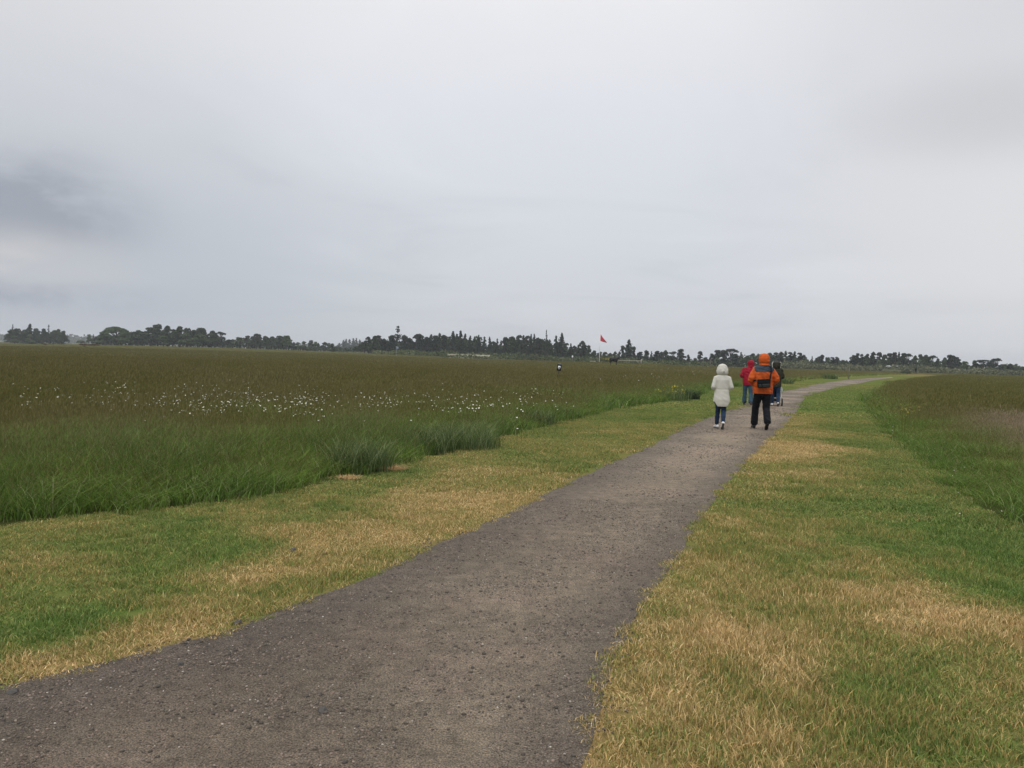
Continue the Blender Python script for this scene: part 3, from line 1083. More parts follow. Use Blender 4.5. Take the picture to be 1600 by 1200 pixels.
# every tree is modelled 10 m tall and 8 m wide
def make_kind(kind, k):
    rng = np.random.RandomState(hash((len(kind), k)) % 9999 + ord(kind[0]) * 7 + k * 31)
    limbs = [([(0, 0, -0.3), (0.1, 0.05, 2.5), (-0.05, 0.1, 5.0), (0.05, 0, 8.0)], [0.30, 0.22, 0.16, 0.06])]
    P, Z = [], []
    if kind in ('broadleaf', 'dome', 'green'):
        nb = 20 if kind != 'dome' else 26
        for i in range(nb):
            a = rng.rand() * 6.28
            h = rng.rand()
            if kind == 'dome':
                e = h * math.pi / 2
                rr, zz = math.cos(e) * 2.9, 2.0 + math.sin(e) * 5.9
            else:
                rr = 2.7 * math.sqrt(rng.rand()) * (1 - 0.55 * h ** 2)
                zz = 1.6 + h * 6.9
            r = (1.5 - 0.45 * h) * (0.75 + 0.45 * rng.rand())
            c = (rr * math.cos(a), rr * math.sin(a), min(zz, 10 - r))
            P.append(shell(c, r, 130, rng, (1, 1, 0.85)))
            if i % 3 == 0:
                limbs.append(([(0, 0, 2 + 3 * h), tuple(np.array(c) * 0.6 + np.array((0, 0, 1.6))), c], [0.14, 0.08, 0.03]))
        size, flat, asp = 0.52, 0.0, 1.0
        mat = {'broadleaf': M_dark, 'dome': M_mid, 'green': M_mid}[kind]
    elif kind == 'pine':
        # Scots pine: bare lower trunk, irregular flattened masses of needles
        for i in range(22):
            a = rng.rand() * 6.28
            h = rng.rand() ** 0.9
            rr = 2.9 * (0.2 + 0.8 * rng.rand()) * (1 - 0.72 * h ** 1.5)
            r = (1.55 - 0.5 * h) * (0.65 + 0.5 * rng.rand())
            c = (rr * math.cos(a), rr * math.sin(a), min(1.6 + 7.6 * h, 10 - r * 0.75))
            P.append(shell(c, r, 85, rng, (1.1, 1.1, 0.75)))
            if i % 2 == 0:
                limbs.append(([(0, 0, c[2] - 1.4), (c[0] * .5, c[1] * .5, c[2] - .5), c], [0.13, 0.09, 0.04]))
        P.append(shell((0, 0, 1.5), 2.2, 150, rng, (1.3, 1.3, 0.8)))
        size, flat, asp, mat = 0.58, 0.2, 1.1, M_pine
    elif kind == 'flatpine':
        for i in range(12):
            a = rng.rand() * 6.28
            rr = 3.4 * math.sqrt(rng.rand())
            c = (rr * math.cos(a), rr * math.sin(a), 8.7 - 0.09 * rr * rr + rng.rand() * 0.5)
            P.append(shell(c, 1.3, 75, rng, (1.2, 1.2, 0.42)))
            limbs.append(([(0, 0, 5), (c[0] * .5, c[1] * .5, 7.4), c], [0.13, 0.09, 0.04]))
        for i in range(12):
            a = rng.rand() * 6.28
            P.append(shell((2.5 * math.cos(a), 2.5 * math.sin(a), 1.6 + rng.rand() * 4.6), 1.6, 70, rng))
        size, flat, asp, mat = 0.50, 0.4, 1.2, M_pine
    elif kind == 'spruce':
        nt_ = 15
        for i in range(nt_):
            f = i / (nt_ - 1)
            z = 0.7 + f * 8.9
            rr = 3.5 * (1 - f) ** 0.75 * (0.85 + 0.3 * rng.rand()) + 0.25
            nb = max(4, int(11 * (1 - f) + 4))
            for j in range(nb):
                a = rng.rand() * 6.28
                q = rr * (0.75 + 0.4 * rng.rand())
                t = rng.rand(15)[:, None]
                pts = np.array([[q * math.cos(a), q * math.sin(a), -0.28 * q]]) * t + np.array([[0, 0, z]]) + rng.normal(size=(15, 3)) * 0.16
                P.append(pts)
        P.append(np.stack([rng.normal(size=25) * 0.05, rng.normal(size=25) * 0.05, 9.2 + rng.rand(25) * 0.8], 1))
        limbs = [([(0, 0, -0.3), (0, 0, 5), (0, 0, 9.8)], [0.24, 0.14, 0.03])]
        size, flat, asp, mat = 0.46, 0.2, 1.3, M_spruce
    elif kind == 'layered':
        # tall gaunt conifer with separate level boughs and gaps between them
        limbs = [([(0, 0, -0.3), (0.1, 0, 5), (0, 0, 9.9)], [0.24, 0.14, 0.05])]
        for i, (z, w) in enumerate([(3.0, 3.0), (4.1, 3.4), (5.0, 2.8), (5.9, 3.3), (6.9, 2.6), (7.9, 0.7), (8.7, 0.8), (9.5, 0.4)]):
            for s_ in range(5 if z < 7.5 else 3):
                a = s_ * 1.256 + rng.rand() * 0.8
                q = w * (0.35 + 0.75 * rng.rand())
                z = z + (rng.rand() - 0.5) * 0.35
                e = (q * math.cos(a), q * math.sin(a), z + 0.3 - 0.25 * rng.rand())
                limbs.append(([(0, 0, z), (e[0] * .5, e[1] * .5, z + 0.05), e], [0.07, 0.05, 0.02]))
                t = (0.2 + 0.8 * rng.rand(26))[:, None]
                P.append(np.array([e]) * t + np.array([[0, 0, z]]) * (1 - t) + rng.normal(size=(26, 3)) * np.array([[0.30, 0.30, 0.09]]))
        size, flat, asp, mat = 0.42, 0.5, 1.3, M_pine
    elif kind == 'gaunt':
        # spruce whose top has thinned out
        for i in range(12):
            f = i / 11
            z = 0.8 + f * 8.8
            rr = 2.6 * (1 - f) ** 0.8 + 0.35
            m_ = 7 if f < 0.6 else 3
            for j in range(m_):
                a = rng.rand() * 6.28
                t = rng.rand(16 if f < .6 else 9)[:, None]
                q = rr * (0.7 + 0.4 * rng.rand())
                P.append(np.array([[q * math.cos(a), q * math.sin(a), 0.1 * q]]) * t + np.array([[0, 0, z]]) + rng.normal(size=(len(t), 3)) * 0.16)
        limbs = [([(0, 0, -0.3), (0, 0, 5), (0, 0, 9.9)], [0.24, 0.14, 0.04])]
        size, flat, asp, mat = 0.42, 0.2, 1.3, M_spruce
    elif kind in ('bush', 'brownbush'):
        for i in range(9):
            a = rng.rand() * 6.28
            rr = 2.6 * math.sqrt(rng.rand())
            r = 2.6 * (0.7 + 0.4 * rng.rand())
            P.append(shell((rr * math.cos(a), rr * math.sin(a), 5.6 * (0.5 + 0.6 * rng.rand())), r, 70, rng, (0.8, 0.8, 1.2)))
        limbs = [([(0, 0, -0.3), (0.2, 0, 3), (0.8, 0.4, 6)], [0.2, 0.15, 0.05]), ([(0, 0, 0.5), (-0.8, 0.3, 4), (-1.4, 0.2, 7)], [0.15, 0.1, 0.04])]
        size, flat, asp = 0.8, 0.0, 1.0
        mat = M_scrub if kind == 'bush' else M_bracken
    P = np.vstack(P)
    P[:, 2] = np.maximum(P[:, 2], 0.15)
    P[:, 2] = np.minimum(P[:, 2], 10.0)
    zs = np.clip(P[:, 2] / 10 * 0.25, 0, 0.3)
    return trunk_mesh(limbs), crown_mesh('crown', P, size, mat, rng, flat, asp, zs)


KINDS = {k: [make_kind(k, i) for i in range(n)] for k, n in
         (('broadleaf', 5), ('dome', 2), ('green', 3), ('pine', 6), ('flatpine', 2), ('spruce', 3), ('layered', 1), ('gaunt', 2), ('bush', 3), ('brownbush', 1))}
WORDS = {'broadleaf': ('broadleaf tree', 'broadleaf_tree', 'dark'), 'dome': ('dome-shaped broadleaf tree', 'broadleaf_tree', 'pale green'), 'green': ('bushy tree', 'broadleaf_tree', 'mid-green'),
         'pine': ('pine', 'pine_tree', 'dark'), 'flatpine': ('flat-topped pine', 'pine_tree', 'dark'), 'spruce': ('pointed spruce', 'spruce_tree', 'dark'),
         'layered': ('conifer', 'spruce_tree', 'tall gaunt layered'), 'gaunt': ('thin-topped spruce', 'spruce_tree', 'tall'), 'bush': ('bush', 'bush', 'low green'), 'brownbush': ('bush', 'bush', 'low brown')}
ORD = ['first', 'second', 'third', 'fourth', 'fifth', 'sixth', 'seventh', 'eighth', 'ninth', 'tenth', 'eleventh', 'twelfth', 'thirteenth', 'fourteenth', 'fifteenth',
       'sixteenth', 'seventeenth', 'eighteenth', 'nineteenth', 'twentieth', 'twenty-first', 'twenty-second', 'twenty-third', 'twenty-fourth', 'twenty-fifth',
       'twenty-sixth', 'twenty-seventh', 'twenty-eighth', 'twenty-ninth', 'thirtieth']
B, Dm, G, P_, FP, S, LY, GT, BU, BB = 'broadleaf', 'dome', 'green', 'pine', 'flatpine', 'spruce', 'layered', 'gaunt', 'bush', 'brownbush'
# clump phrase, distance, entries (x, top y, width px, kind[, extra words])
CLUMPS = [
    ('in the far-left clump', 460, [(17, 511, 12, B), (20, 506.5, 8, GT), (28, 511, 18, B), (37, 511.5, 18, B), (47, 506, 15, S), (57, 511, 18, B), (67, 511, 18, B),
        (76, 507, 8, GT), (84, 512.5, 20, B), (93, 512, 17, B), (100, 515, 12, B)]),
    ('in the gap right of the far-left clump', 455, [(126, 530, 10, BU), (139, 521, 10, G), (146, 522, 6, GT), (152, 524, 9, B)]),
    ('in the big left wood', 400, [(164, 517, 24, G), (182, 507, 38, Dm), (197, 516, 20, G), (207, 516, 16, B), (216, 512, 22, B), (226, 515, 18, B), (235, 508, 24, B),
        (247, 503.5, 28, B), (262, 506, 24, B), (270, 512, 20, B), (282, 507, 26, B), (294, 510, 22, B), (303, 513, 20, B), (309, 509.5, 20, B), (317, 509, 20, B), (330, 514, 24, B), (338, 518, 16, B), (345, 517, 12, FP)]),
    ('in the second wood from the left', 430, [(356, 529, 16, B), (364, 528, 14, B), (374, 525.5, 18, G), (388, 522.5, 14, B), (396, 523, 14, B), (401, 521, 14, P_), (407, 520, 15, B), (416, 523, 16, B), (424, 522.5, 18, B),
        (431, 525, 14, B), (436, 522.5, 18, B), (444, 525, 14, G), (448, 522.5, 16, G), (452, 526, 9, B)]),
    ('in the scattered row of small trees', 450, [(458, 533.5, 10, B), (467, 533.5, 12, G), (476, 531.5, 11, G), (487, 530, 11, B), (493, 533, 8, G), (498, 534.5, 8, B), (507, 532, 12, B), (514, 535, 7, G),
        (520, 535.5, 10, B)]),
    ('in the misty distant group', 950, [(530, 536, 10, S), (537, 531, 9, S), (541, 529.5, 9, S), (546, 530, 9, S), (552, 528.5, 9, S), (557, 528.5, 9, S), (562, 531, 10, S)]),
    ('in the wood around the gaunt conifer', 370, [(556, 539, 10, B), (563, 536, 10, B), (570, 530, 15, B), (577, 526, 15, P_), (584, 522, 20, B), (592, 524, 16, P_), (600, 529, 14, P_), (606, 532, 14, P_), (612, 523, 18, P_), (622, 509.5, 17, LY), (632, 521, 14, P_),
        (640, 526, 16, P_), (652, 521, 20, P_), (660, 524, 14, P_)]),
    ('in the wood right of the gaunt conifer', 375, [(667, 524, 14, P_), (674, 522.5, 16, S), (681, 523, 14, P_), (687, 520.5, 15, S), (694, 523, 14, P_), (700, 522, 16, B), (708, 517.5, 14, S), (714, 522, 14, S), (720, 517, 14, S), (727, 521.5, 13, S), (735, 524.5, 11, S), (742, 525.5, 12, S), (748, 523.5, 11, S),
        (757, 526.5, 12, S), (765, 526.5, 10, S), (771, 531, 10, P_), (777, 529.5, 9, S), (783, 532, 10, S)]),
    ('in the rounded wood left of the flag', 365, [(790, 526, 14, P_), (796, 523.5, 16, B), (803, 522.5, 18, B), (811, 523.5, 15, P_), (818, 524.5, 14, S), (824, 524.5, 13, P_), (830, 522, 10, S), (835, 522.5, 10, S), (841, 525, 14, P_), (848, 526, 13, B),
        (854, 515.5, 9, GT), (859, 531, 12, S)]),
    ('in the open group next to the flag', 350, [(869, 525, 13, S), (874, 533, 10, P_), (878, 520, 13, S), (885, 536, 12, P_), (892, 536.5, 9, S), (898, 540, 12, P_), (905, 538, 10, P_), (912, 532.5, 17, P_), (920, 537, 10, B), (928, 546, 14, B)]),
    ('in the low line behind the cow', 380, [(937, 548, 12, B), (945, 548, 12, B), (953, 549, 11, B), (961, 547.5, 12, B), (968, 547.5, 10, B)]),
    ('in the row right of the flag', 350, [(974, 539.5, 10, P_), (983, 530.5, 17, S), (991, 541, 8, P_), (1000, 549, 14, P_), (1010, 545.5, 10, P_), (1018, 549, 7, S), (1027, 547.5, 14, P_), (1034, 548, 10, P_),
        (1041, 543.5, 12, B), (1052, 548, 11, FP), (1065, 543, 13, P_), (1076, 554, 7, P_), (1086, 558, 9, B), (1094, 548.5, 10, P_), (1103, 557, 9, P_)]),
    ('in the wood behind the walkers', 340, [(1113, 552, 10, P_), (1122, 546, 16, P_), (1132, 546.5, 15, P_), (1142, 543.5, 16, FP), (1150, 552, 12, P_), (1158, 550.5, 10, S), (1167, 552.5, 14, B), (1176, 551.5, 13, P_), (1186, 555, 14, B), (1196, 553, 13, P_)]),
    ('in the level-topped wood right of the walkers', 335, [(1205, 549, 15, B), (1213, 550.5, 14, P_), (1220, 549.5, 13, P_), (1228, 548.5, 11, S), (1235, 550, 12, P_), (1242, 549, 12, S), (1250, 551, 12, P_), (1257, 552.5, 11, B), (1269, 556, 7, GT),
        (1279, 555, 13, B), (1285, 554, 9, P_), (1293, 556, 12, B), (1301, 558, 10, P_), (1308, 557, 11, P_), (1318, 561, 12, B)]),
    ('in the wood behind the path bend', 330, [(1334, 554, 10, P_), (1340, 551, 9, P_), (1347, 553, 10, P_), (1355, 552, 10, P_), (1364, 549.5, 12, P_), (1374, 550, 11, P_), (1382, 551, 12, B), (1390, 551.5, 11, P_), (1398, 549.5, 13, P_), (1405, 550.5, 9, S), (1412, 551.5, 13, P_), (1420, 551, 12, FP)]),
    ('in the far-right wood', 325, [(1430, 553, 14, B), (1440, 551, 14, B), (1449, 552, 14, B), (1457, 554, 12, FP), (1467, 558, 13, B), (1478, 555, 13, B), (1485, 552, 17, P_), (1495, 557, 14, P_), (1508, 563, 13, G),
        (1522, 561, 17, B), (1536, 561, 20, FP), (1549, 563, 13, P_), (1559, 558.5, 14, FP), (1568, 567, 13, B), (1578, 568, 12, P_), (1588, 570, 12, B), (1598, 571, 12, B), (1612, 570, 16, B)]),
]


def place_tree(x, top, wpx, kind, dist, label, group, rng):
    z0 = terr1(*[at(x, horizon_y(x), dist)[k] for k in (0, 1)])
    p = at(x, top, dist)
    h = max(0.8, p.z - z0)
    w = wpx / F * dist * {'spruce': 1.75, 'gaunt': 1.5, 'pine': 1.45, 'layered': 1.2}.get(kind, 1.25)
    words = WORDS[kind]
    tr, cw = KINDS[kind][rng.randint(len(KINDS[kind]))]
    o = empty(words[1], (p.x, p.y, z0), rng.rand() * 6.28)
    o.scale = (w / 8.0, w / 8.0, h / 10.0)
    link('trunk', tr, o)
    link('crown', cw, o)
    tag(o, label, 'bush' if 'bush' in kind else 'tree', group)
    return o


def build_trees():
    rng = np.random.RandomState(5)
    for where, dist, items in CLUMPS:
        hs = [horizon_y(i[0]) - i[1] for i in items]
        for n, it in enumerate(items):
            x, top, w, kind = it
            words = WORDS[kind]
            d = dist * (1 + 0.05 * (rng.rand() - .5)) + (10 if n % 2 else -6)
            lab = '%s %s, %s from left %s' % (words[2], words[0], ORD[n], where)
            if kind == LY:
                lab = 'tallest gaunt conifer with separate level boughs against the sky'
            elif kind == Dm:
                lab = 'wide pale green dome-shaped tree at the left end of the big left wood'
            place_tree(x, top, w, kind, d, lab, 'trees ' + where, rng)
            # bare stems of the neighbours behind close the wood below the crowns
    # a few low bushes in front of the woods
    for x, top, w, d, lab in [(24, 523, 14, 440, 'grey-green bush in front of the clump at the far left'), (47, 521, 16, 440, 'rounded bush at the middle foot of the far left clump'),
                              (292, 519, 24, 385, 'wide grey-green bush in front of the big left wood'), (312, 521, 24, 385, 'lower bush right of the wide grey-green bush by the big left wood'),
                              (256, 524, 22, 385, 'bush at the foot of the tallest trees of the big left wood')]:
        place_tree(x, top, w, G, d, lab, 'bushes at the feet of the left woods', rng)
    for x, top, w in [(132, 535.6, 16), (148, 536, 14), (70, 535, 6)]:
        lab = {132: 'low brown bracken mound far out in the left field, left one of the close pair', 148: 'low brown bracken mound far out in the left field, right one of the close pair', 70: 'small lone brown tuft far out in the left field'}[x]
        o = place_tree(x, top, w, BB, 260, lab, 'brown mounds in the left field', rng)


build_trees()


def band(name, spans, mat, size, label, dens=1.0, depth=14):
    """a continuous low mass of growth: spans are (x0, x1, top y at x0, top y at x1, distance)"""
    rng = np.random.RandomState(len(name))
    P = []
    for x0, x1, t0, t1, d in spans:
        a0, a1 = at(x0, horizon_y(x0), d), at(x1, horizon_y(x1), d)
        W = (a1 - a0).length
        h0, h1 = at(x0, t0, d).z - terr1(a0.x, a0.y), at(x1, t1, d).z - terr1(a1.x, a1.y)
        n = int(W * max(h0, h1, 1.0) / size ** 2 * 5.5 * dens)
        t = rng.rand(n)
        x, y = a0.x + (a1.x - a0.x) * t, a0.y + (a1.y - a0.y) * t
        q = rng.rand(n)
        y = y + (q - 0.5) * depth
        lump = 0.72 + 0.30 * fbm2(x, y, max(h0, h1) * 2.2, 61) + 0.16 * fbm2(x, y, max(h0, h1) * 0.7, 62)
        hh = (h0 + (h1 - h0) * t) * np.clip(lump, 0.3, 1.15) * np.sqrt(np.clip(1.1 - (2 * q - 1) ** 2, 0, 1))
        z = hh * rng.rand(n) ** 0.55
        P.append(np.stack([x, y, z + terr(x, y)], 1))
    P = np.vstack(P)
    v, lp, sz = quads_from(P, size, rng)
    rn = np.repeat(np.clip(rng.rand(len(P)) * 0.6 + 0.4 * (0.5 + fbm2(P[:, 0], P[:, 1], 9.0, 63)), 0, 1), 4)
    o = link(name, mesh_np(name, v, lp, sz, [mat], attrs={'rnd': rn}))
    tag(o, label, kind='stuff')


band('scrub', [(585, 640, 546, 544, 330), (640, 700, 543.5, 547, 330), (700, 790, 548.5, 550, 325), (790, 860, 549, 551, 320), (860, 940, 552, 556, 315), (940, 1000, 556, 559, 315), (1000, 1110, 560, 564, 310)],
     M_scrub, 0.55, 'pale green scrub in front of the dark woods')
band('brush', [(690, 720, 553.2, 553.4, 288), (720, 775, 553.6, 554.4, 288)], M_scrub, 0.4, 'low green growth in front of the pale bank', depth=6)
band('heather', [(1225, 1300, 562, 566, 300), (1300, 1360, 565, 567, 290), (1360, 1430, 566, 567, 290), (1430, 1520, 568, 572, 290), (1520, 1620, 572, 577, 290)],
     M_heath, 0.55, 'dull grey-green heath in front of the woods on the right')
band('undergrowth', [(12, 104, 515, 519, 465), (150, 215, 520, 517, 408), (215, 346, 513, 519, 408), (352, 372, 531, 527, 436), (372, 454, 526, 528, 436), (455, 560, 539, 541, 455), (562, 605, 532, 533, 378), (605, 665, 527, 527, 380), (665, 752, 525, 528, 378), (760, 786, 533, 535, 380), (786, 862, 528, 530, 372), (862, 930, 537, 546, 360), (930, 1110, 550, 558, 385), (1110, 1200, 553, 556, 345), (1200, 1262, 554, 556, 340), (1262, 1332, 560, 563, 340), (1332, 1462, 555, 558, 335), (1462, 1620, 561, 573, 335)],
     M_dark, 0.9, 'dark undergrowth filling the woods below the crowns', depth=10)
band('distant_woodland', [(-60, 30, 517.5, 519, 1500), (100, 155, 519.5, 522, 1500), (340, 375, 526, 527, 1500), (450, 560, 536, 538.5, 1300), (0, 560, 528, 543, 1450), (960, 1115, 557, 562, 900), (1250, 1340, 562, 566, 900), (1600, 1700, 573, 577, 800)],
     M_dark, 2.8, 'distant hazy woodland showing between the nearer woods', depth=40)


# ------------------------------------------------------------------ things out in the field
def np_join(parts):
    V, LP, SZ = [], [], []
    off = 0
    for v, lp, sz in parts:
        v = np.asarray(v, float)
        V.append(v); LP.append(np.asarray(lp) + off); SZ.append(np.asarray(sz))
        off += len(v)
    return np.vstack(V), np.concatenate(LP), np.concatenate(SZ)


def box_np(c, s, rot=0.0):
    x, y, z = (k / 2 for k in s)
    v = np.array([(a * x, b * y, c_ * z) for c_ in (-1, 1) for b in (-1, 1) for a in (-1, 1)])
    cs, sn = math.cos(rot), math.sin(rot)
    v = v @ np.array([[cs, sn, 0], [-sn, cs, 0], [0, 0, 1]])
    f = [0, 2, 3, 1, 4, 5, 7, 6, 0, 1, 5, 4, 2, 6, 7, 3, 0, 4, 6, 2, 1, 3, 7, 5]
    return v + np.array(c), f, [4] * 6


def bevelled(name, me, mats, parent=None, w=0.01, seg=2):
    o = link(name, me, parent)
    md = o.modifiers.new('bevel', 'BEVEL')
    md.width = w
    md.segments = seg
    return o


M_white = simple('white painted metal', (0.72, 0.73, 0.74), 0.45)
M_red = simple('red flag cloth', (0.50, 0.045, 0.075), 0.8, 0.15, 2.0)
M_black = simple('black painted board', (0.012, 0.013, 0.015), 0.5)
M_print = simple('white print', (0.75, 0.75, 0.75), 0.6, 0.02)
M_stonewall = simple('pale dry stone', (0.30, 0.29, 0.22), 0.9, 0.25, 1.5)
M_wood = simple('weathered wood', (0.16, 0.14, 0.12), 0.9, 0.25, 6)
M_cow = simple('black cattle hair', (0.004, 0.004, 0.005), 0.7, 0.3, 3)
M_yellow = simple('yellow blossom', (0.42, 0.34, 0.03), 0.7, 0.2, 20)
M_petal = simple('white petals', (0.66, 0.66, 0.60), 0.7, 0.04, 20)
M_stone = simple('dark stone', (0.075, 0.070, 0.066), 0.75, 0.35, 12, 0.4)
M_hay = simple('dry cut hay', (0.46, 0.30, 0.14), 0.9, 0.3, 18)


def build_flag():
    D = 230.0
    b = at(936.6, 560, D)
    z0 = terr1(b.x, b.y)
    top = at(937.4, 520.3, D).z - z0
    o = tag(empty('flagpole', (b.x, b.y, z0)), 'white flagpole flying a drooping red flag far out in the meadow', 'flagpole')
    v, lp, sz = np_join([limb_tube([(0, 0, -0.3), (0, 0, top * .5), (0.05, 0, top)], [0.13, 0.11, 0.06], 10)])
    link('pole', mesh_np('pole', v, lp, sz, [M_white], smooth=True), o)
    v, lp, sz = limb_tube([(0.05, 0, top), (0.05, 0, top + .06), (0.05, 0, top + .12)], [0.08, 0.09, 0.03], 8)
    link('finial', mesh_np('finial', v, lp, sz, [M_white], smooth=True), o)
    # cloth: hoist edge on the pole, fly corners sagging together down to the right
    nu, nv = 18, 14
    V = []
    for i in range(nu + 1):
        for j in range(nv + 1):
            u, w = i / nu, j / nv
            ux, hz = 1.85, 2.25
            zt = top - 0.25 - 2.30 * u ** 0.85
            zb = top - 0.25 - 2.05 + 0.0 - 0.45 * u
            V.append((0.10 + ux * u, 0.10 * math.sin(u * 9 + w * 2) * u + 0.10 * math.sin(w * 11 + u * 4) * u, zt * (1 - w) + zb * w))
    LP, SZ = [], []
    for i in range(nu):
        for j in range(nv):
            a = i * (nv + 1) + j
            LP += [a, a + 1, a + nv + 2, a + nv + 1]
            SZ.append(4)
    f = link('flag', mesh_np('flag', V, LP, SZ, [M_red], smooth=True), o)
    md = f.modifiers.new('cloth', 'SOLIDIFY')
    md.thickness = 0.01


def build_marker():
    D = 40.0
    c = at(873.7, 574.2, D)
    b = (at(870.3, 590, D).x, D, 0)
    o = tag(empty('marker_sign', (b[0], b[1], 0)), 'small black marker board with a white shield on a leaning post in the meadow', 'sign')
    dx = c.x - b[0]
    v, lp, sz = limb_tube([(-dx * 0.6, 0, -0.1), (dx * 0.4, 0, 0.7), (dx, 0.02, c.z - 0.1)], [0.018, 0.017, 0.016], 8)
    link('post', mesh_np('post', v, lp, sz, [M_black], smooth=True), o)
    hd = empty('board', (0, 0, 0))
    bd = bevelled('board', mesh_np('board', *box_np((0, 0, 0), (0.225, 0.03, 0.335)), [M_black]), (), o, 0.012)
    bpy.data.objects.remove(hd)
    bd.name = 'board'
    bd.location = (dx, 0, c.z)
    bd.rotation_euler = (0.05, math.radians(8), 0.15)
    cap = bevelled('board_cap', mesh_np('board_cap', *box_np((0, 0, 0.178), (0.15, 0.05, 0.02)), [simple('grey cap', (0.35, 0.36, 0.38), 0.5)]), (), bd, 0.004)
    # shield, 4 mm proud of the board, with a dark emblem on it

    def plate(pts, y0, y1, mat, nm, parent):
        n = len(pts)
        V = [(x, y0, z) for x, z in pts] + [(x, y1, z) for x, z in pts]
        LP = list(range(n)) + list(range(2 * n - 1, n - 1, -1))
        SZ = [n, n]
        for i in range(n):
            j = (i + 1) % n
            LP += [i, i + n, j + n, j]
            SZ.append(4)
        link(nm, mesh_np(nm, V, LP, SZ, [mat]), parent)
    sh = [(-0.062, 0.075), (-0.03, 0.082), (0, 0.076), (0.03, 0.082), (0.062, 0.075), (0.064, 0.0), (0.052, -0.045), (0.028, -0.082), (0, -0.102), (-0.028, -0.082), (-0.052, -0.045), (-0.064, 0.0)]
    plate(sh, -0.019, -0.0155, M_print, 'shield', bd)
    em = [(-0.026, 0.030), (0.0, 0.020), (0.026, 0.034), (0.020, 0.0), (0.004, -0.040), (-0.016, -0.008)]
    plate(em, -0.0215, -0.0195, M_black, 'emblem', bd)


M_greypost = simple('grey post paint', (0.32, 0.34, 0.36), 0.6)


